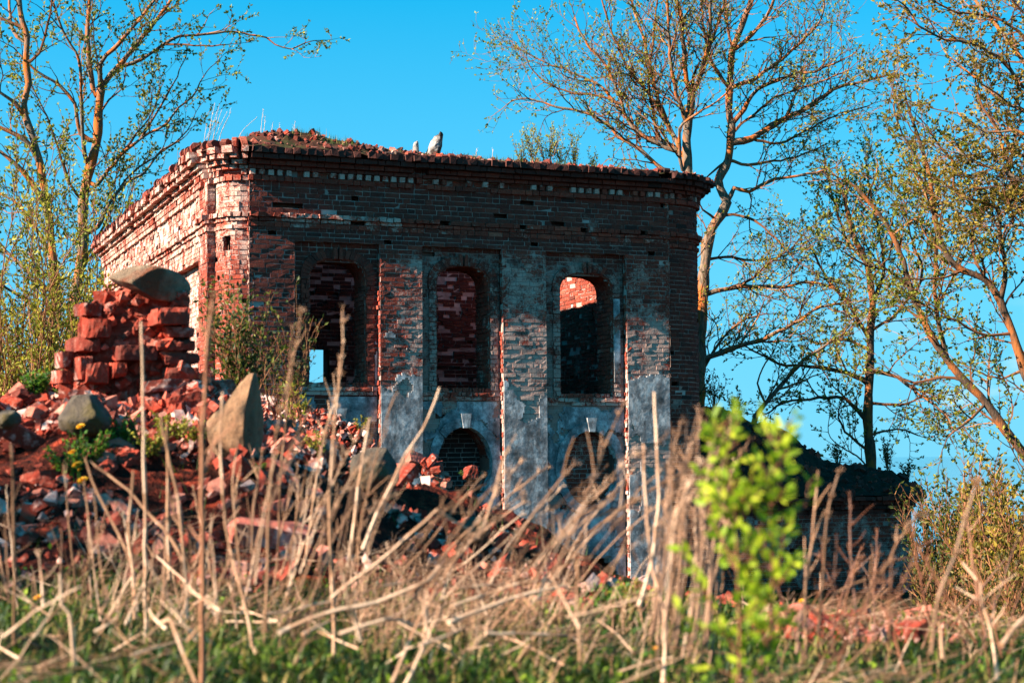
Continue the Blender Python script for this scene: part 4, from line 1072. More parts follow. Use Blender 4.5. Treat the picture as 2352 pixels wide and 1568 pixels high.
# shrubs on the apse roof and to the right of it
def apsep(px, Y): 
    i = min(range(len(APSE_RIDGE)), key=lambda q: abs(proj(to_world(*APSE_RIDGE[q]))[0]-px)); return to_world(*APSE_RIDGE[i])
for k, (px, py, Y, h, lab) in enumerate([(1640, 945, 35.4, .8, 'dark shrub where the apse roof meets the church'), (1690, 955, 35.6, .5, 'small dark shrub on the upper slope of the apse roof'), (1925, 1070, 35.2, .45, 'low leafy shrub on the apse roof left of the straight trunk'), (2040, 1092, 34.6, .75, 'dense dark shrub on the apse roof right of the straight trunk'), (2085, 1118, 34.6, .55, 'shrub hanging over the outer corner of the apse roof')]):
    shrub('roof_shrub', lab, 'shrubs on the apse roof', at(px, py, Y), h, .5, 9, 90+k, M_LEAFD, leaf=.07, leaves=.7, r0=.012, twl=.35, col=(0, .6))
for k, (px, Y, top, sp, st, lab, ml, col) in enumerate([
        (2140, 30, 1120, .28, 30, 'upright dark leaved shrub just right of the apse wall', M_LEAFD, (0, .7)),
        (2215, 27, 1130, .30, 30, 'tall dark shrub between the apse and the right edge', M_LEAFD, (0, .7)),
        (2290, 24, 1090, .35, 28, 'yellow green shrub near the right edge under the leaning trunk', M_LEAF, (0, .7)),
        (2345, 22, 1060, .35, 28, 'olive shrub at the right edge under the curved trunk', M_LEAFO, (.1, .9)),
        (2180, 20, 1280, .5, 26, 'brownish low shrub below the apse corner', M_LEAFO, (0, .35)),
        (2270, 18, 1300, .5, 26, 'brownish low shrub at the lower right behind the dry stalks', M_LEAFO, (0, .35)),
        (2340, 16, 1320, .5, 26, 'dull brown shrub at the bottom right edge', M_LEAFO, (0, .35)),
        (2120, 15, 1440, .5, 12, 'low brown shrub at the foot of the apse', M_LEAFO, (0, .35))]):
    b = gp(px, Y)
    h = max(.6, at(px, top, Y).z - b.z)
    shrub('wild_shrub', lab, 'shrubs right of the apse', b, h, sp, st, 110+k, ml, leaf=.085 if Y > 21 else .06, leaves=.85, r0=.022, twl=.26, col=col, ml=1)
# stumps on the roof
def stump(px0, px1, ytop, ybot, lean, lab, seed, d):
    rnd = random.Random(seed)
    cx = (px0+px1)/2; s, _ = fs(cx, ybot, d); base = to_world(s, d, ROOFZ(s, d)-.05)
    top_z = fs(cx, ytop, d)[1]; h = top_z-base.z; r = (px1-px0)/2*base.y/FPX*1.12
    n = 9; pts = [base + u3*(lean*r*(i/n)) + Vector((0, 0, h*i/n)) for i in range(n+1)]
    mb = MB(); k = 12; o = 0
    for i, p in enumerate(pts):
        rr = r*(1.25-.45*(i/n)**.6)*(1 if i < n else .8)
        for q in range(k):
            a = 6.283*q/k; w_ = rr*(1+.12*fbm(math.cos(a)*2+seed, math.sin(a)*2, i*.5))
            zz = p.z + (rnd.uniform(-.35, .2)*r if i == n else 0) + (.45*r*math.cos(a) if i >= n-1 else 0)
            mb.v.append((p.x+math.cos(a)*w_, p.y+math.sin(a)*w_, zz))
    for i in range(n):
        for q in range(k): mb.f.append([i*k+q, i*k+(q+1) % k, (i+1)*k+(q+1) % k, (i+1)*k+q]); mb.c.append((.5, 0, 0))
    mb.f.append([n*k+q for q in range(k)]); mb.c.append((.5, 0, 0))
    tag(mb.build('tree_stump', M_BIRCH, org=(base.x, base.y, base.z)), lab, 'stump', 'stumps on the roof')
stump(977, 1006, 309, 350, 1.0, 'larger birch stump leaning right on top of the roof', 3, .45)
stump(949, 963, 327, 348, -.2, 'smaller pale birch stump on the roof, left of the leaning one', 5, .45)
# ------------------------------------------------------------------ stones and loose brick
def surf(px, py, y0=4.0, y1=13.5):
    """first point of the ground met by the sight line through a photo pixel"""
    Y = y0
    while Y < y1:
        p = at(px, py, Y)
        if p.z <= H(p.x, p.y): return p
        Y += .03
    return at(px, py, y1)
def rock_mesh(name, mat, hx, hy, hz, seed, ang=.5, sub=4, pts=None, rough=.05):
    """faceted boulder: an ellipsoid cut by random planes, then roughened"""
    import bmesh
    rnd = random.Random(seed); bm = bmesh.new(); bmesh.ops.create_icosphere(bm, subdivisions=sub, radius=1)
    pl = pts if pts else [(rvec(rnd), rnd.uniform(.62, .95)) for _ in range(int(14*ang)+2)]
    for v in bm.verts:
        p = v.co.copy()
        for (n, d) in pl:
            n = Vector(n).normalized(); q = p.dot(n)
            if q > d: p -= n*(q-d)*.92
        p += p.normalized()*(fbm(p.x*1.8+seed, p.y*1.8, p.z*1.8)*rough*1.5 + fbm(p.x*7+seed, p.y*7, p.z*7)*rough*.4)
        v.co = (p.x*hx, p.y*hy, p.z*hz)
    me = bpy.data.meshes.new(name); bm.to_mesh(me); bm.free()
    me.attributes.new('tint', 'FLOAT_COLOR', 'FACE').data.foreach_set('color', [.5, 0, 0, 1]*len(me.polygons))
    me.polygons.foreach_set('use_smooth', [True]*len(me.polygons)); me.materials.append(mat)
    return me
def rock(name, label, mat, px, py, Y, wpx, hpx, depth, seed, rot=(0, 0, 0), group='boulders in the rubble', **k):
    """centred on a pixel at distance Y, wpx x hpx photo pixels large"""
    c = at(px, py, Y); sc = Y/FPX
    me = rock_mesh(name, mat, wpx/2*sc, depth, hpx/2*sc, seed, **k)
    o = bpy.data.objects.new(name, me); COL.objects.link(o); o.location = c; o.rotation_euler = rot
    return tag(o, label, 'boulder', group)
# flat boulder balanced on the brick stump
rock('boulder', 'flat pale oval boulder lying on top of the brick stump', M_BOUL, 342, 653, 7.62, 196, 88, .15, 5, rot=(0, .10, 0), rough=.025,
     pts=[((.70, -.70, -.02), .46), ((0, 0, -1), .80), ((-.75, -.3, -.85), .50), ((-.55, -.6, .55), .66)])
rock('boulder', 'big pointed tan boulder standing upright in the rubble, lit on its left face', M_BOULT, 566, 966, 6.75, 176, 226, .17, 8, rot=(-.12, .20, .30), rough=.04,
     pts=[((-.72, -.62, .30), .50), ((.86, -.50, .12), .16), ((-.1, -.2, -1), .8), ((-.6, .5, .6), .6), ((.3, .6, .6), .6), ((-.25, -.85, -.3), .7)])
rock('boulder', 'grey lichened boulder half buried below the brick stump', M_BOULG, 196, 952, 6.7, 130, 105, .13, 12, rot=(.1, -.1, .3), pts=[((-.3, -.7, .65), .62), ((.85, -.3, .45), .55), ((-.8, 0, .5), .75), ((0, 0, 1), .85)])
rock('boulder', 'dark shaded boulder on the right flank of the rubble heap', M_BOULG, 862, 1080, 7.4, 118, 110, .12, 15, rot=(.2, .35, .2), pts=[((.6, -.5, .62), .55), ((-.5, -.4, .8), .6), ((.7, -.6, -.3), .7)])
rock('boulder', 'small grey stone in the hollow behind the dry stalks', M_BOULG, 1090, 1215, 7.2, 74, 60, .08, 18)
rock('boulder', 'pale pink stone in the rubble under the tall stalks', M_BOUL, 655, 1216, 6.2, 62, 34, .06, 21)
rock('boulder', 'grey stone at the left edge in the red rubble', M_BOULG, 18, 962, 6.4, 60, 52, .06, 24)

def brick_mesh(seed, lx=.26, ly=.125, lz=.075, chip=.5, n=5):
    rnd = random.Random(seed); mb = MB(); idx = {}
    cut = [(rvec(rnd), rnd.uniform(.62, 1.15)) for _ in range(4)]
    hx, hy, hz = lx/2, ly/2, lz/2; N = (n*2, n, max(2, n//2+1))
    def vid(a, b, c):
        if (a, b, c) not in idx:
            p = Vector((lerp(-1, 1, a/N[0]), lerp(-1, 1, b/N[1]), lerp(-1, 1, c/N[2])))
            for (m, d) in cut:
                q = p.dot(m)
                if q > d: p -= m*(q-d)*chip
            k = sum(1 for t in p if abs(t) > .97)
            p *= (1 - .035*max(0, k-1)) * (1+fbm(p.x*2+seed, p.y*2, p.z*2)*.035)
            idx[(a, b, c)] = len(mb.v); mb.v.append((p.x*hx + fbm(p.x*5, p.y*4, p.z*3+seed)*.004, p.y*hy + fbm(p.y*5+seed, p.x*7, p.z*3)*.004, p.z*hz + fbm(p.z*3, p.x*7+seed, p.y*4)*.003))
        return idx[(a, b, c)]
    t = (rnd.uniform(.1, 1), rnd.uniform(-.2, .25), 0)
    def quad(q):
        mb.f.append([vid(*x) for x in q]); mb.c.append(t)
    X, Yn, Zn = N
    for a in range(X):
        for b in range(Yn):
            quad([(a, b, Zn), (a+1, b, Zn), (a+1, b+1, Zn), (a, b+1, Zn)]); quad([(a, b+1, 0), (a+1, b+1, 0), (a+1, b, 0), (a, b, 0)])
        for c in range(Zn):
            quad([(a, 0, c), (a+1, 0, c), (a+1, 0, c+1), (a, 0, c+1)]); quad([(a+1, Yn, c), (a, Yn, c), (a, Yn, c+1), (a+1, Yn, c+1)])
    for b in range(Yn):
        for c in range(Zn):
            quad([(X, b, c), (X, b+1, c), (X, b+1, c+1), (X, b, c+1)]); quad([(0, b+1, c), (0, b, c), (0, b, c+1), (0, b+1, c+1)])
    return mb
BM = [brick_mesh(300+k, lx=[.26, .26, .17, .13, .20, .11][k % 6], chip=[.4, .5, .8, .8, .6, .9][k % 6]).mesh('brick', M_RUB, smooth=False) for k in range(12)]

# the stump of brickwork that carries the flat boulder
def stump_of_wall():
    Y0 = 7.55; sc = Y0/FPX
    base = at(300, 885, Y0); o = empty('brick_stump', (base.x, base.y, base.z), 'broken stump of brickwork carrying the flat boulder', 'wall remnant')
    org = (base.x, base.y, base.z); rnd = random.Random(77)
    # (left, right, top, bottom, set-back) of the visible bricks in photo pixels
    rows = [(300, 345, 662, 700, .03), (355, 412, 672, 702, .05), (165, 210, 691, 724, .02), (211, 266, 694, 722, .03), (328, 410, 700, 746, -.02), (268, 326, 704, 740, .05),
            (166, 231, 730, 778, 0), (286, 352, 726, 760, .03), (350, 424, 748, 776, .02), (234, 284, 740, 775, .06),
            (146, 202, 768, 814, .0), (256, 330, 764, 794, .05), (332, 428, 778, 806, .02), (205, 254, 780, 815, .07),
            (120, 158, 803, 846, .02), (150, 186, 815, 872, -.02), (250, 340, 789, 828, -.01), (342, 436, 808, 838, .03), (190, 246, 818, 850, .08),
            (170, 226, 832, 884, -.02), (228, 264, 828, 870, -.01), (266, 350, 832, 868, .06), (352, 438, 840, 886, .02), (110, 150, 846, 880, .03), (300, 420, 870, 905, -.01)]
    mb = MB(); mo = MB()
    for i, (l, r, t, b, dd) in enumerate(rows):
        dep = rnd.uniform(.20, .26); hw, hh = (r-l)/2*sc, (b-t)/2*sc
        c = at((l+r)/2, (t+b)/2, Y0+dd*1.9) + Vector((0, dep/2, 0))
        bmx = brick_mesh(900+i, 2*hw-.006, dep, 2*hh-.008, chip=.35, n=5)
        a = Euler((rnd.gauss(0, .04), rnd.gauss(0, .03), rnd.gauss(.0, .05)+.50)).to_matrix()
        ws = rnd.uniform(-.25, .1)
        mb.add([c + a @ Vector(v) for v in bmx.v], bmx.f, (rnd.uniform(.1, .8), rnd.choice((-.4, -.1, .1, .3)), rnd.uniform(.1, .55) if l > 240 else rnd.uniform(0, .25)))
    mb.build('masonry', M_RUB, o, org)
    # inner rubble and crumbling mortar between the bricks
    for k in range(300):
        py = rnd.uniform(668, 890); lo = interp([660, 700, 780, 840, 890], [285, 190, 175, 150, 130], py)
        px = rnd.uniform(lo+20, 425); s = rnd.uniform(.008, .030)
        c = at(px, py, Y0 + .10 + rnd.uniform(-.03, .05))
        n = rvec(rnd); q = n.orthogonal().normalized()
        box(mo, c, q, n, n.cross(q), s, s*.8, s*.8, s*.4, (rnd.uniform(.2, .9), rnd.uniform(-.3, .3), 0), rnd)
    for py in range(690, 905, 26):
        lo = interp([660, 700, 780, 840, 890], [285, 190, 178, 150, 130], py)
        c0, c1 = at(lo+16, py, Y0+.20), at(425, py, Y0+.20); m = (c0+c1)/2
        box(mo, m, (1, 0, 0), (0, -1, 0), (0, 0, 1), (c1-c0).length/2, .11, .03, .008, (.35, 0, 0), rnd)
    mo.build('mortar', M_RUB, o, org)
stump_of_wall()

# loose bricks one can count
BRK = 'broken red brick lying loose on the rubble heap'
def place_brick(px, py, label=None, rot=None, k=None, lift=.02, group='loose bricks on the rubble heap', sc=1.0):
    p = surf(px, py); k = R.randrange(len(BM)) if k is None else k
    o = bpy.data.objects.new('brick', BM[k]); COL.objects.link(o)
    o.location = p + Vector((0, 0, lift*sc)); o.rotation_euler = rot if rot else (R.gauss(0, .5), R.gauss(0, .45), R.uniform(0, 6.28)); o.scale = (sc, sc, sc)
    tag(o, label or BRK, 'brick', group)
place_brick(170, 893, 'red faced brick lying at the foot of the brick stump', (0, .05, .2), 0)
place_brick(372, 905, 'pale brick lying aslant left of the pointed boulder', (.3, .3, -.5), 1)
place_brick(500, 900, 'square brick end leaning beside the top of the pointed boulder', (.1, -.1, .3), 2)
place_brick(300, 905, 'small pale brick chunk in the middle of the scree under the stump', (.5, .3, 1.0), 3)
place_brick(45, 1010, 'long brick tilted downhill at the far left of the heap', (.2, .5, .5), 0)
place_brick(110, 905, 'flat pinkish brick left of the grey boulder', (.1, .2, 1.2), 4)
place_brick(620, 1240, 'big red brick lump low on the heap behind the tall stalks', (.3, .2, .4), 1, sc=1.15)
place_brick(955, 1062, 'upright red brick chunk on the small pile beside the arched opening', (.9, .3, .6), 2)
place_brick(985, 1085, 'orange red brick chunk at the right end of the small pile', (.5, .9, .2), 4)
place_brick(1081, 1090, 'single pinkish brick chip standing alone before the round opening', (1.2, .2, .4), 5)
for k in range(75):
    px = R.uniform(-20, 760); py = interp([0, 440, 560, 700, 900], [905, 900, 960, 1010, 1090], px) + R.uniform(5, 430)*R.random()**.8
    if 480 < px < 650 and py < 1060: continue
    if 120 < px < 250 and py < 1000: continue
    place_brick(px, py, sc=R.uniform(.35, .8), lift=-.01)
for k in range(16):
    px = R.uniform(900, 1040); place_brick(px, 1045+abs(px-960)*.5+R.uniform(10, 45), 'small broken red brick in the pile beside the arched opening', sc=R.uniform(.45, .8), group='bricks of the small pile')
for k in range(12):
    place_brick(R.uniform(1760, 2120), R.uniform(1425, 1470), 'reddish brick fragment on the bank before the apse', sc=R.uniform(.4, .8), group='brick bits before the apse')
def rubble():
    mb = MB()
    for k in range(15000):
        x = R.uniform(-3.3, 1.1); y = 5.0 + 5.2*R.random()**1.1
        m = mound(x, y)
        if R.random() > m*1.1 or fbm(x*1.9, y*1.9, 20) < -.08: continue
        s = .005 + .028*R.random()**4
        z = H(x, y) + s*.3; a = rvec(); b = a.orthogonal().normalized(); c = a.cross(b)
        box(mb, (x, y, z), b, a, c, s*R.uniform(.7, 1.4), s*R.uniform(.4, .9), s*R.uniform(.5, 1), s*.45, (R.random(), R.uniform(-.5, .5)*(1 if R.random() < .8 else 2), R.choice((0, 0, .1, .35))))
    for k in range(2600):
        px = R.uniform(90, 760) if k < 2000 else R.uniform(560, 860); py = interp([90, 440, 560, 760, 860], [880, 868, 905, 950, 1010], px) + 4 + 120*R.random()**2; p = surf(px, py, 5.6); s = .005 + .03*R.random()**3
        a = rvec(); b = a.orthogonal().normalized(); box(mb, p + Vector((0, 0, s*.3)), b, a, a.cross(b), s*R.uniform(.8, 1.3), s*R.uniform(.4, .8), s*R.uniform(.5, .9), s*.4, (R.uniform(.3, 1), R.uniform(-.3, .8), 0))
    for k in range(260):
        px = R.uniform(1740, 2200); p = surf(px, R.uniform(1415, 1475)); s = R.uniform(.008, .03)
        a = rvec(); b = a.orthogonal().normalized(); box(mb, p, b, a, a.cross(b), s, s*.7, s*.8, s*.4, (R.random(), R.uniform(-.2, .4), 0))
    tag(mb.build('rubble', M_RUB), 'crumbled red brick and mortar rubble covering the heap', 'rubble', kind='stuff')
rubble()

# ------------------------------------------------------------------ low plants
def blades():
    mb = MB()
    for k in range(26000):
        y = 2.9 + 3.2*R.random()**1.3; x = R.uniform(-.36, .36)*y*1.0
        if fbm(x*1.5, y*1.5, 33) < -.25 and R.random() < .6: continue
        if y > 5.2 and R.random() < mound(x, y): continue
        z = H(x, y); h = R.uniform(.02, .075)*(1 + .5*fbm(x*2, y*2, 5)); a = R.uniform(0, 6.28); ln = R.uniform(.1, 1.0)
        d = Vector((math.cos(a)*ln, math.sin(a)*ln, 1)).normalized(); s = Vector((-math.sin(a), math.cos(a), 0))*R.uniform(.0014, .004)
        p = Vector((x, y, z-.004)); m = p + d*h*.6; e = m + (d + Vector((math.cos(a), math.sin(a), -.5))*.6).normalized()*h*.5
        c = min(1, max(0, R.gauss(.48, .2) + fbm(x*2.5, y*2.5, 9)*.3)); c = R.uniform(.85, 1) if R.random() < .14 else min(c, .8)
        mb.add([p-s, p+s, m+s*.9, m-s*.9, e], [(0, 1, 2, 3), (3, 2, 4)], (c, 0, 0))
    for k in range(2500):                    # on the heap and the bank behind
        y = R.uniform(5, 10.5); x = R.uniform(-.34, .36)*y
        if fbm(x*1.1, y*1.1, 41) < .12 and x < .8: continue
        z = H(x, y); h = R.uniform(.03, .09); a = R.uniform(0, 6.28); d = Vector((math.cos(a)*.5, math.sin(a)*.5, 1)).normalized(); s = Vector((-math.sin(a), math.cos(a), 0))*.002
        p = Vector((x, y, z)); mb.add([p-s, p+s, p+d*h], [(0, 1, 2)], (R.uniform(.2, .75), 0, 0))
    tag(mb.build('grass', M_GRASS), 'short green grass on the foreground bank', 'grass', kind='stuff')
    mb = MB()
    for k in range(4800):                    # broad little weed leaves in the turf
        y = 2.9 + 2.9*R.random()**1.2; x = R.uniform(-.36, .36)*y
        if fbm(x*1.7, y*1.7, 51) < -.05: continue
        p = Vector((x, y, H(x, y)+R.uniform(.005, .05))); d = rvec(); d.z = abs(d.z)*.6; l = R.uniform(.012, .030)
        leafquad(mb, p, d.normalized(), (Vector((0, 0, 1))+rvec()*.5).normalized(), l, l*.6, (R.uniform(0, 1)**1.5, 0, 0))
    tag(mb.build('ground_weeds', M_TURFLEAF), 'small broad leaved weeds spread through the foreground grass', 'weeds', kind='stuff')
    mb = MB()
    for k in range(3600):                    # matted dead stems lying in the grass
        y = 2.9 + 3.0*R.random(); x = R.uniform(-.36, .36)*y
        if fbm(x*1.3, y*1.3, 61) < .08: continue
        a = R.gauss(.5, .9); l = R.uniform(.04, .20); r = R.uniform(.0006, .0017); z = H(x, y) + R.uniform(.004, .055)
        d = Vector((math.cos(a), math.sin(a)*.6, R.gauss(.12, .22))).normalized(); p = Vector((x, y, z))
        tube(mb, [p, p+d*l*.5+rvec()*.008, p+d*l], [r, r, r*.7], 3, (min(1, max(0, R.gauss(.6, .22))), 0, 0), cap=False)
    tag(mb.build('dead_grass', M_STRAW), 'matted dead grass stems lying over the turf', 'dead grass', kind='stuff')
blades()
def weed(px, py, h, n, label, seed, mat=None, leaf=.022, spread=.9, col=(.1, 1), group='weeds on the rubble heap', p=None):
    rnd = random.Random(seed); base = p if p else surf(px, py); lf, st = MB(), MB()
    for k in range(n):
        a = rnd.uniform(0, 6.28); q = rnd.random()**.6*spread; d = Vector((math.cos(a)*q, math.sin(a)*q, 1)).normalized()
        hh = h*rnd.uniform(.5, 1.1); pts = [base + Vector((math.cos(a), math.sin(a), 0))*rnd.uniform(0, .25)*h]
        m = 6
        for i in range(m):
            d = (d + rvec(rnd)*.18).normalized(); pts.append(pts[-1]+d*hh/m)
            for z in range(3):
                l = leaf*rnd.uniform(.6, 1.3); leafquad(lf, pts[-1], (rvec(rnd)+d*.3).normalized(), rvec(rnd), l, l*.6, (min(1, max(0, rnd.uniform(*col))), 0, 0))
        tube(st, pts, [.0018]*7, 3, (.5, 0, 0), cap=False)
    o = empty('weed_plant', (base.x, base.y, base.z), label, 'weed', group)
    org = (base.x, base.y, base.z); lf.build('leaves', mat or M_LEAFG, o, org); st.build('stems', M_TWIG, o, org)
for k, (px, py, h, n, lab, mat, lf_) in enumerate([
        (85, 905, .11, 34, 'bright green leafy clump at the left foot of the brick stump', M_LEAFG, .026), (130, 912, .07, 18, 'low green clump between the brick stump and the grey boulder', M_LEAFG, .022),
        (205, 1060, .13, 34, 'dark green weed with yellow flowers below the grey boulder', M_LEAFG, .02), (270, 1020, .12, 26, 'green weed climbing right of the grey boulder', M_LEAFG, .018),
        (160, 1090, .12, 28, 'dark green weed on the red slope at the left', M_LEAFG, .02), (390, 1010, .12, 24, 'yellow green creeping weed left of the pointed boulder', M_LEAF, .018),
        (340, 1050, .12, 22, 'yellow green weed in the middle of the rubble slope', M_LEAF, .018), (450, 1020, .10, 18, 'small weed at the left foot of the pointed boulder', M_LEAF, .016),
        (700, 945, .12, 20, 'yellow green weed right of the pointed boulder', M_LEAF, .018), (735, 1050, .12, 16, 'trailing weed right below the pointed boulder', M_LEAF, .016),
        (830, 985, .12, 8, 'thin leafy weed stem before the left pilaster', M_LEAF, .02), (1062, 1090, .05, 6, 'tiny weed in front of the round opening', M_LEAFG, .012),
        (1445, 1400, .09, 30, 'grassy weed tuft with yellow flowers before the right pilaster', M_LEAF, .016), (1400, 1405, .08, 26, 'low green tuft left of the flowering weed tuft', M_LEAFG, .016),
        (590, 1090, .05, 14, 'small dark weed with one yellow flower under the pointed boulder', M_LEAFG, .014)]):
    weed(px, py, h, n, lab, 200+k, mat, lf_)
def dandelion(px, py, Y, label, r=.012):
    c = at(px, py, Y); g = H(c.x, c.y); pt, st = MB(), MB(); rnd = random.Random(int(px*7+py))
    tube(st, [Vector((c.x+.006, c.y+.01, min(g, c.z-.02))), Vector((c.x+.002, c.y, (g+c.z)/2)), c], [.0016, .0014, .0016], 5, (.6, 0, 0))
    up = Vector((-.25, -.5, 1)).normalized()
    for ring, (n, el, ln) in enumerate(((18, .15, 1.0), (16, .5, .8), (12, .9, .55), (6, 1.3, .35))):
        for q in range(n):
            a = 6.283*q/n + ring; d = Vector((math.cos(a)*math.cos(el), math.sin(a)*math.cos(el), math.sin(el)))
            d = up.to_track_quat('Z', 'Y') @ d
            leafquad(pt, c + d*.001, d, up, r*ln*rnd.uniform(.85, 1.1), r*.34, (rnd.random(), 0, 0))
    o = empty('dandelion', (c.x, c.y, min(g, c.z-.02)), label, 'flower', 'dandelions on the heap'); org = tuple(o.location)
    pt.build('flower_head', M_PETAL, o, org); st.build('stem', M_LEAFG, o, org)
for px, py, Y, lab, r in [(185, 980, 6.5, 'yellow dandelion just below the grey boulder', .021), (166, 1038, 6.35, 'yellow dandelion high in the dark green weed', .018), (178, 1068, 6.3, 'larger yellow dandelion in the middle of the dark green weed', .024),
                          (190, 1103, 6.2, 'yellow dandelion at the bottom of the dark green weed', .024), (183, 1078, 6.31, 'small half open dandelion beside the larger one', .010), (588, 1082, 6.4, 'lone yellow dandelion under the pointed boulder', .015), (87, 1372, 5.0, 'yellow dandelion at the edge of the grass, far left', .014),
                          (1451, 1397, 5.1, 'yellow dandelion before the right pilaster, left of its neighbour', .012), (1466, 1402, 5.12, 'second yellow dandelion before the right pilaster', .010), (1841, 1380, 6.0, 'yellow dandelion before the dark apse wall', .013),
                          (1505, 1489, 4.0, 'orange dandelion low in the grass under the vertical stalks', .010)]:
    dandelion(px, py, Y, lab, r)

# ------------------------------------------------------------------ dry stalks
def stalk_meshes(pts, r0, r1, rnd, plume=0, side=0, mat_col=None):
    """pts: world points from root to tip; returns stem mesh builder and plume mesh builder"""
    st, pl = MB(), MB(); q = smooth_pts(pts, .035); n = len(q); c0 = rnd.gauss(.62, .17) if mat_col is None else mat_col
    # a node every few centimetres
    for i in range(1, n-1): q[i] = q[i] + rvec(rnd)*.0016
    o = len(st.f)
    tube(st, q, [lerp(r0, r1, i/(n-1))*(1.22 if i % 5 == 0 else 1) for i in range(n)], 5, (min(1, max(.05, c0)), 0, 0))
    for i in range(o, len(st.c)): st.c[i] = (min(1, max(0, c0 + fbm(i*.11, c0*9, 3)*.35)), 0, 0)
    L_ = (q[-1]-q[0]).length
    if side:
        for k in range(side):
            i = rnd.randrange(n//3, n-1); d = (q[i+1]-q[i]).normalized(); d2 = rot_to(d, rnd.uniform(.3, 1.0), rnd.uniform(0, 6.28)); l = rnd.uniform(.03, .11)
            tube(st, [q[i], q[i]+d2*l*.5+rvec(rnd)*.004, q[i]+d2*l], [r1*.7, r1*.6, r1*.4], 3, (min(1, c0+.1), 0, 0), cap=False)
    if plume:
        for k in range(plume):
            i = int(n*(1-.42*rnd.random()**1.2)); i = min(n-1, max(1, i)); d = (q[i]-q[i-1]).normalized()
            d2 = rot_to(d, rnd.uniform(.15, .75), rnd.uniform(0, 6.28)); l = rnd.uniform(.006, .022)
            p = q[i]; e = p + d2*l
            tube(pl, [p, e], [.0007, .0004], 3, (min(1, max(0, c0+rnd.gauss(0, .15))), 0, 0), cap=False)
            for z in range(3):
                f = rnd.uniform(.35, 1); leafquad(pl, p.lerp(e, f), (d2+rvec(rnd)*.7).normalized(), rvec(rnd), rnd.uniform(.003, .0065), .002, (min(1, max(0, c0+rnd.gauss(.05, .18))), 0, 0))
    return st, pl
def add_stalk(pts, r0, r1, label, group, seed, plume=0, side=0, mat=None, mc=None):
    rnd = random.Random(seed); st, pl = stalk_meshes(pts, r0, r1, rnd, plume, side, mc); org = tuple(pts[0])
    o = empty('dry_stalk', org, label, 'dry stalk', group)
    st.build('stem', mat or M_STRAW, o, org)
    if plume: pl.build('seed_head', mat or M_STRAW, o, org)
def pxstalk(pl, Y0, Y1, wpx, label, group='tall dry stalks in the foreground', seed=0, plume=0, side=0, mat=None, taper=.6, mc=None):
    n = len(pl); pts = [at(x, y, lerp(Y0, Y1, i/(n-1))) for i, (x, y) in enumerate(pl)]
    r = wpx/2*Y0/FPX
    add_stalk(pts, r, r*taper, label, group, seed or int(pl[0][0]*31+pl[0][1]*7+pl[-1][1]), plume, side, mat, mc)
T1 = 'tall dry stalks in the foreground'
pxstalk([(337, 1480), (334, 1300), (333, 1130), (330, 1000), (328, 860), (325, 738)], 3.9, 3.9, 9, 'pale upright stalk with a cut top in front of the scree under the brick stump', seed=1, mc=.9)
pxstalk([(466, 1568), (465, 1450), (468, 1300), (463, 1150), (466, 1000), (472, 880), (479, 780), (490, 690)], 3.1, 3.1, 15, 'thick red brown stalk with a feathery top, left of the pointed boulder', seed=2, plume=120, mat=M_WEED, side=6)
pxstalk([(612, 1450), (614, 1300), (620, 1130), (634, 1000), (655, 900), (680, 800), (691, 725)], 3.6, 3.6, 8, 'stalk crossing the pointed boulder and leaning right to a brown plume', seed=3, plume=110, side=0, mc=.5, taper=.3)
pxstalk([(772, 1568), (766, 1400), (758, 1250), (760, 1110), (768, 980), (781, 870), (789, 790), (787, 712)], 3.7, 3.7, 11, 'tall pale stalk in front of the left window ending in a thin plume', seed=4, plume=50, side=0, mc=.75, taper=.3)
pxstalk([(640, 1280), (645, 1100), (655, 980), (668, 820), (672, 760)], 4.4, 4.4, 6, 'slim stalk just right of the pointed boulder', seed=5, plume=30, side=4)
pxstalk([(700, 1300), (720, 1150), (745, 1000), (775, 900), (780, 830)], 4.6, 4.6, 6, 'slim stalk leaning right in front of the left window sill', seed=6, plume=40, side=4)
pxstalk([(33, 1480), (35, 1330), (31, 1230), (29, 1100), (26, 1020)], 3.6, 3.6, 8, 'grey upright stalk at the far left over the red rubble', seed=7, side=3, mc=.45)
pxstalk([(171, 1530), (167, 1453), (160, 1410), (143, 1388), (138, 1316)], 3.4, 3.4, 10, 'short crooked stalk with a pale cut tip at lower left', seed=8, mc=.8)
pxstalk([(311, 1420), (305, 1310), (297, 1237), (297, 1196), (301, 1145), (307, 1080)], 3.9, 3.9, 9, 'upright stalk left of the pale cut stalk', seed=9, mc=.7)
pxstalk([(430, 1420), (427, 1326), (417, 1224), (407, 1135), (383, 1032), (370, 960)], 3.9, 3.9, 8, 'stalk leaning left between the pale cut stalk and the red brown one', seed=10, mc=.75)
pxstalk([(390, 1330), (386, 1169), (385, 1067), (384, 980)], 4.2, 4.2, 9, 'short straight stalk behind the leaning one, left of the red brown stalk', seed=11, mc=.7)
pxstalk([(420, 1290), (393, 1237), (328, 1162), (294, 1125), (205, 1058)], 4.0, 4.3, 7, 'stalk lying diagonally down to the right across the red slope', seed=12, mc=.55)
pxstalk([(300, 1290), (273, 1224), (236, 1159), (202, 1077), (195, 1050)], 4.1, 4.3, 6, 'thin stalk leaning left across the red slope below the dandelions', seed=13, mc=.5)
pxstalk([(590, 1500), (581, 1484), (560, 1374), (540, 1306), (519, 1203), (508, 1060), (512, 900)], 3.7, 3.8, 8, 'stalk bowed to the left under the pointed boulder', seed=14, mc=.7, side=4)
pxstalk([(565, 1400), (545, 1250), (535, 1100), (548, 1010)], 4.2, 4.2, 6, 'thin stalk standing below the pointed boulder', seed=15, side=4)
pxstalk([(834, 1262), (868, 1176), (900, 1110), (933, 1042), (985, 960), (1010, 890)], 4.0, 4.2, 8, 'pale stalk leaning right before the first pilaster to the left of the arched opening', seed=16, mc=.85)
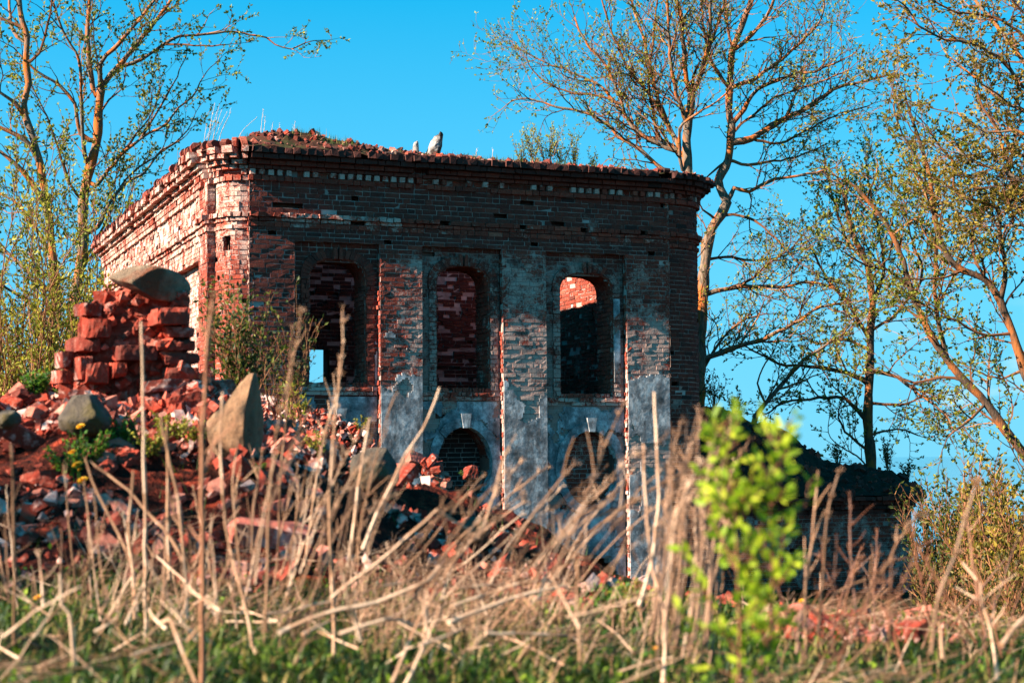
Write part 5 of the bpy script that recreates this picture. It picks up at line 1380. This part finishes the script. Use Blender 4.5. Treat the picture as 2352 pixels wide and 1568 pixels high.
pxstalk([(800, 1300), (810, 1237), (824, 1118), (837, 1032), (850, 960)], 4.1, 4.1, 9, 'pale straight stalk before the dark boulder', seed=17, mc=.9)
pxstalk([(760, 1375), (779, 1357), (899, 1265), (1003, 1170), (1006, 1170), (1049, 1200), (1075, 1215)], 3.5, 3.6, 8, 'stalk snapped to a sharp bend in front of the dark hollow', seed=18, mc=.8)
pxstalk([(899, 1568), (954, 1443), (1015, 1330), (1080, 1244), (1107, 1217), (1162, 1043), (1185, 1000)], 3.2, 3.9, 9, 'long stalk rising steeply right from the bottom edge', seed=19, mc=.7, plume=20)
pxstalk([(930, 1575), (970, 1490), (1001, 1419), (1010, 1390)], 3.2, 3.3, 9, 'short thick stalk beside the foot of the long stalk', seed=20, mc=.75)
pxstalk([(640, 1453), (745, 1408), (865, 1381), (984, 1330), (1010, 1300)], 3.5, 3.7, 13, 'thick pale stalk lying across the grass, rising to the right', seed=21, mc=.95)
pxstalk([(779, 1455), (882, 1422), (915, 1422), (960, 1440)], 3.4, 3.5, 10, 'pale stalk lying below the thick lying one', seed=22, mc=.85)
pxstalk([(1030, 1430), (1107, 1398), (1203, 1367), (1302, 1343)], 3.6, 3.8, 11, 'pale stalk lying across the grass before the right round niche', seed=23, mc=.95)
pxstalk([(1039, 1391), (1104, 1367), (1189, 1340), (1249, 1330), (1253, 1330), (1309, 1356)], 3.7, 3.9, 8, 'stalk bent downwards at its right end before the right round niche', seed=24, mc=.85)
pxstalk([(1050, 1350), (1155, 1341), (1200, 1350)], 3.8, 3.9, 6, 'thin stalk lying flat behind the bent one', seed=25, mc=.8)
pxstalk([(1115, 1453), (1220, 1456), (1326, 1460)], 3.5, 3.6, 10, 'straight stalk lying level in the grass near the bottom right of the centre', seed=26, mc=.85)
pxstalk([(690, 1395), (800, 1370), (880, 1345), (960, 1330)], 3.8, 4.0, 7, 'thin stalk lying just above the thick pale one', seed=27, mc=.75)
pxstalk([(370, 1430), (393, 1420), (420, 1500), (450, 1568)], 3.2, 3.1, 10, 'stalk bent over into the grass left of the red brown one', seed=28, mc=.7)
pxstalk([(1468, 1391), (1499, 1282), (1513, 1135), (1509, 1032), (1503, 900)], 3.6, 3.7, 9, 'upright pale stalk before the right pilaster, bowed at its foot', seed=29, mc=.9)
pxstalk([(1523, 1568), (1526, 1408), (1499, 1308), (1482, 1128), (1478, 1020)], 3.3, 3.6, 9, 'upright stalk with a crooked foot before the right pilaster', seed=30, mc=.75)
pxstalk([(1851, 1511), (1851, 1340), (1865, 1244), (1872, 1169), (1880, 1080)], 3.6, 3.6, 8, 'upright stalk before the dark apse wall', seed=31, mc=.55, side=4)
pxstalk([(1880, 1450), (1895, 1250), (1905, 1150), (1925, 1090)], 3.5, 3.5, 8, 'plumed stalk just right of the upright one before the apse', seed=32, mc=.4, plume=60)
pxstalk([(1830, 1500), (1835, 1440), (1850, 1380), (1880, 1420), (1920, 1360), (1990, 1330)], 3.7, 3.8, 7, 'broken stalk zigzagging to the right before the apse wall', seed=33, mc=.55)
pxstalk([(1960, 1440), (1985, 1380), (2040, 1290), (2080, 1210), (2120, 1180)], 3.6, 3.8, 8, 'forked looking stalk leaning right before the apse corner', seed=34, mc=.4, plume=60, side=5)
pxstalk([(2140, 1500), (2155, 1373), (2192, 1278), (2215, 1200), (2240, 1120)], 3.0, 3.0, 10, 'tall plumed stalk at the right against the sky', seed=35, mc=.45, plume=110)
pxstalk([(2290, 1560), (2275, 1440), (2255, 1380), (2250, 1340), (2210, 1290)], 3.7, 3.8, 9, 'pale crooked stalk near the right edge', seed=36, mc=.75, side=6)
pxstalk([(2165, 1510), (2160, 1440), (2150, 1420)], 3.6, 3.6, 8, 'short stub of a stalk at the lower right', seed=37, mc=.7)
pxstalk([(2300, 1480), (2330, 1440), (2365, 1400)], 3.3, 3.4, 12, 'pale thick stalk leaning out at the right edge', seed=38, mc=.7)
# loosely alike stalks
def many(n, label, group, fn, seed, **k):
    rnd = random.Random(seed)
    for i in range(n):
        pl, Y, wpx = fn(rnd); kk = dict(k)
        if 'plume' in kk: kk['plume'] = int(kk['plume']*rnd.uniform(.4, 1.3))
        pxstalk(pl, Y, Y+rnd.uniform(-.1, .25), wpx, label, group, seed*1000+i+1, mc=min(1, max(.1, rnd.gauss(kk.pop('mcm', .60), .2))), **kk)
def fan(rnd):
    x0 = rnd.uniform(880, 1330); y0 = 1345 + rnd.uniform(-60, 50); a = rnd.gauss(.82, .13); l = rnd.uniform(200, 430)
    dx, dy = math.cos(a)*l, -math.sin(a)*l; s = rnd.gauss(10, 12)
    return [(x0, y0), (x0+dx*.35-s, y0+dy*.38), (x0+dx*.7-s*.5, y0+dy*.74), (x0+dx, y0+dy)], rnd.uniform(2.9, 4.4), rnd.uniform(2.5, 5.5)
many(34, 'plumed dry stalk leaning right in the slanting sheaf before the round niches', 'slanting stalks before the round niches', fan, 5, plume=20, side=2)
def fanl(rnd):
    x0 = rnd.uniform(560, 830); y0 = 1360 + rnd.uniform(-60, 50); a = rnd.gauss(1.28, .16); l = rnd.uniform(180, 420)
    return [(x0, y0), (x0+math.cos(a)*l*.4-6, y0-math.sin(a)*l*.42), (x0+math.cos(a)*l*.75, y0-math.sin(a)*l*.78), (x0+math.cos(a)*l*1.1, y0-math.sin(a)*l)], rnd.uniform(3.2, 4.8), rnd.uniform(2.2, 5)
many(27, 'slender dry stalk standing among others between the pointed boulder and the dark boulder', 'slender stalks right of the pointed boulder', fanl, 6, plume=16, side=3)
def vert(rnd):
    x0 = rnd.uniform(1520, 1660); y0 = 1450 + rnd.uniform(-60, 90); l = rnd.uniform(280, 520); k = rnd.gauss(20, 26)
    return [(x0-30, y0), (x0-12+rnd.gauss(0, 6), y0-l*.35), (x0+rnd.gauss(0, 5), y0-l*.7), (x0+k, y0-l)], rnd.uniform(2.8, 4.2), rnd.uniform(2.5, 6)
many(46, 'upright dry stalk in the dense clump left of the green sapling', 'upright stalks beside the sapling', vert, 7, plume=30, side=2, mcm=.45)
def right(rnd):
    x0 = rnd.uniform(1800, 2330); y0 = 1500 + rnd.uniform(-50, 70); l = rnd.uniform(90, 330); a = rnd.gauss(1.35, .3)
    return [(x0, y0), (x0+math.cos(a)*l*.5-5, y0-math.sin(a)*l*.5), (x0+math.cos(a)*l, y0-math.sin(a)*l)], rnd.uniform(3.0, 5.0), rnd.uniform(2.5, 6)
many(40, 'thin dry stalk on the bank in front of the apse and the right shrubs', 'stalks on the right bank', right, 8, plume=16, side=3, mat=M_WEED)
def lowl(rnd):
    x0 = rnd.uniform(0, 1500); y0 = 1420 + rnd.uniform(-20, 130); l = rnd.uniform(60, 230); a = rnd.choice((rnd.gauss(.45, .3), rnd.gauss(2.5, .4), rnd.gauss(1.2, .35)))
    return [(x0, y0), (x0+math.cos(a)*l*.5+rnd.gauss(0, 8), y0-math.sin(a)*l*.5), (x0+math.cos(a)*l, y0-math.sin(a)*l)], rnd.uniform(3.0, 4.2), rnd.uniform(3, 8)
many(70, 'fallen dry stalk lying tangled with others in the foreground grass', 'fallen stalks in the grass', lowl, 9, side=1, mcm=.74)
def thinleft(rnd):
    x0 = rnd.uniform(-10, 560); y0 = 1400 + rnd.uniform(-40, 60); l = rnd.uniform(100, 330); a = rnd.gauss(1.6, .22)
    return [(x0, y0), (x0+math.cos(a)*l*.5, y0-math.sin(a)*l*.5), (x0+math.cos(a)*l, y0-math.sin(a)*l)], rnd.uniform(3.6, 4.8), rnd.uniform(3, 6)
many(26, 'thin dry stalk standing before the red slope at the left', 'thin stalks before the red slope', thinleft, 10, plume=10, side=2)

# ------------------------------------------------------------------ green sapling, close to the lens
def sapling():
    rnd = random.Random(4); Y = 2.5; base = at(1690, 1640, Y); st, lf = MB(), MB()
    stems = [[(1690, 1640), (1700, 1500), (1695, 1350), (1690, 1200), (1680, 1120), (1665, 1020), (1655, 975)], [(1700, 1600), (1765, 1480), (1775, 1330), (1770, 1200), (1775, 1100), (1785, 1030), (1790, 990)],
             [(1690, 1500), (1640, 1400), (1600, 1320), (1570, 1260)], [(1690, 1300), (1640, 1200), (1620, 1120), (1605, 1080)], [(1772, 1240), (1815, 1190), (1850, 1160), (1858, 1110), (1880, 1095)], [(1770, 1350), (1790, 1300), (1800, 1220)],
             [(1695, 1400), (1720, 1300), (1725, 1230)], [(1690, 1480), (1650, 1450), (1600, 1440), (1560, 1400)], [(1690, 1180), (1720, 1120), (1735, 1060)], [(1760, 1480), (1740, 1400), (1730, 1330)],
             [(1700, 1560), (1660, 1540), (1610, 1530)], [(1740, 1560), (1760, 1530), (1780, 1500)], [(1780, 1080), (1800, 1040), (1815, 1020)]]
    for k in range(80):
        m = stems[k % 2]; j = rnd.randrange(1, len(m)-1); f = rnd.random(); x0, y0 = lerp(m[j][0], m[j+1][0], f), lerp(m[j][1], m[j+1][1], f)
        sd_ = rnd.choice((-1, 1)); l = rnd.uniform(30, 85)*(.6 if y0 < 1180 else 1); stems.append([(x0, y0), (x0+sd_*l*.45, y0-l*.35), (x0+sd_*l*.75, y0-l*.9)])
    for k, s in enumerate(stems):
        y = Y if k == 0 else Y + rnd.uniform(-.06, .06)
        pts = [at(px, py, lerp(Y, y, i/(len(s)-1))) for i, (px, py) in enumerate(s)]; q = smooth_pts(pts, .012)
        tube(st, q, [lerp(.0032 if k < 2 else .0018, .0008, i/(len(q)-1)) for i in range(len(q))], 5, (.6, 0, 0))
        for i in range(2, len(q)):
            d = (q[i]-q[i-1]).normalized()
            dens = 1
            if k == 4 and i < len(q)*.45: dens = .3
            if rnd.random() < dens:
                for z in range(rnd.choice((2, 2, 3)) if k != 4 else 1):
                    dd = rot_to(d, rnd.uniform(.4, 1.2), rnd.uniform(0, 6.28)); l = rnd.uniform(.010, .028); n = rvec(rnd)
                    w = l*.48; a = q[i]+dd*.003; sd_ = dd.cross(n).normalized(); up = sd_.cross(dd)*(w*.2); c = (rnd.uniform(.1, 1), 0, 0)
                    lf.add([a, a+dd*l*.3+sd_*w*.45+up, a+dd*l*.65+sd_*w*.4+up, a+dd*l, a+dd*l*.65-sd_*w*.4+up, a+dd*l*.3-sd_*w*.45+up, a+dd*l*.5],
                           [(0, 1, 6), (1, 2, 6), (2, 3, 6), (3, 4, 6), (4, 5, 6), (5, 0, 6)], c)
    o = empty('green_sapling', tuple(base), 'fresh green leafy sapling out of focus close to the camera', 'sapling'); org = tuple(base)
    st.build('stems', M_WEED, o, org); lf.build('leaves', M_SAP, o, org)
sapling()

# ------------------------------------------------------------------ turf and dry grass on the roof
def roof_turf():
    mb = MB()
    for k in range(9000):
        s = R.uniform(-.2, 8.4); d = R.uniform(0.0, 1.5)
        f = fbm(s*1.1, d*1.5, 71)
        if f < (.0 if s < 2.6 else -.2): continue
        p = to_world(s, d, ROOFZ(s, d)-.01); h = R.uniform(.03, .12)*(1+f); a = R.uniform(0, 6.28); q = R.uniform(0, .6)
        dd = Vector((math.cos(a)*q, math.sin(a)*q, 1)).normalized(); w_ = Vector((-math.sin(a), math.cos(a), 0))*.005
        mb.add([p-w_, p+w_, p+dd*h], [(0, 1, 2)], (min(1, max(.2, R.gauss(.65, .25))), 0, 0))
    tag(mb.build('roof_grass', M_GRASS), 'short grass growing along the broken top of the church', 'grass', kind='stuff')
    rnd = random.Random(8)
    def wis(px, d, h, lean, lab, grp, n=1, spread=.1):
        for k in range(n):
            s, _ = fs(px, 340, d); s += rnd.uniform(-spread, spread)
            p = to_world(s, d, ROOFZ(s, d)-.02); hh = h*rnd.uniform(.6, 1.1); l = lean*hh*rnd.uniform(.4, 1.4)
            pts = [p, p+u3*l*.3+Vector((0, 0, hh*.5)), p+u3*l+Vector((0, 0, hh))]
            add_stalk(pts, .005, .0025, lab, grp, rnd.randrange(99999), plume=26, side=3, mc=.95)
    wis(497, .9, .85, .25, 'wispy pale dry grass stem in the tuft over the left corner of the roof', 'dry grass tuft over the left corner', 10, .28)
    wis(555, .8, .45, .8, 'single dry stem leaning right over the rounded corner', None)
    wis(608, .8, .5, .1, 'single dry stem standing over the top of the rubble peak', None)
    wis(640, .8, .38, .1, 'short dry stem on the roof right of the rubble peak', 'dry stems on the roof peak', 4, .35)
    wis(1105, .6, .3, .1, 'thin dry stem on the roof between the stump and the leafy saplings', 'dry stems at mid roof', 3, .25)
roof_turf()

# a leafy bush beyond the left edge of the picture, whose dappled shade lies on the heap
shrub('wild_shrub', 'loose bush beside the heap, outside the left edge of the picture', 'shrubs on the rubble heap', Vector((-5.6, 4.3, H(-5.6, 4.3))), 3.9, .40, 40, 301, M_LEAFD, leaf=.10, leaves=.9, r0=.03, twl=.25)
shrub('wild_shrub', 'smaller bush beyond the left edge of the picture, nearer the camera', 'shrubs on the rubble heap', Vector((-4.6, 2.9, H(-4.6, 2.9))), 2.3, .5, 22, 302, M_LEAFD, leaf=.07, leaves=.7, r0=.02, twl=.28)

# the fine tangle of dead weed stems between the tall ones
def tangle():
    rnd = random.Random(91); mb = MB()
    for k in range(850):
        px = rnd.gauss(930, 330) if rnd.random() < .6 else rnd.uniform(-40, 2380)
        if fbm(px*.006, 3.3, 1.0) < .02: continue
        fine = k % 2; Y = rnd.uniform(3.6, 4.9) if fine else rnd.uniform(4.3, 5.6); x = at(px, 1300, Y).x; p = Vector((x, Y, H(x, Y)-.005))
        h = (rnd.uniform(.08, .34) if fine else rnd.uniform(.04, .19))*(1 if px < 1700 else .7); a = rnd.gauss(.35, .45); d = Vector((math.sin(a), rnd.gauss(0, .35), math.cos(a))).normalized()
        pts = [p]; n = 5
        for i in range(n):
            d = (d + rvec(rnd)*.16).normalized(); pts.append(pts[-1]+d*h/n)
        c = min(1, max(0, rnd.gauss(.5, .25))); r = rnd.uniform(.0006, .0013) if fine else rnd.uniform(.0008, .0018)
        tube(mb, pts, [r*(1-.5*i/n) for i in range(n+1)], 3, (c, 0, 0), cap=False)
        for q in range(rnd.choice((1, 2, 3, 4))):
            i = rnd.randrange(1, n); d2 = rot_to(d, rnd.uniform(.3, 1.1), rnd.uniform(0, 6.28)); l = rnd.uniform(.02, .09)
            tube(mb, [pts[i], pts[i]+d2*l*.6, pts[i]+(d2+rvec(rnd)*.3)*l], [r*.6, r*.5, r*.4], 3, (c, 0, 0), cap=False)
        if rnd.random() < .35:
            for q in range(6): leafquad(mb, pts[-1]+rvec(rnd)*.006, (d+rvec(rnd)).normalized(), rvec(rnd), rnd.uniform(.004, .010), .003, (min(1, c+.1), 0, 0))
    tag(mb.build('dead_weeds', M_STRAW), 'fine tangle of dead weed stems across the foreground', 'dead weeds', kind='stuff')
tangle()
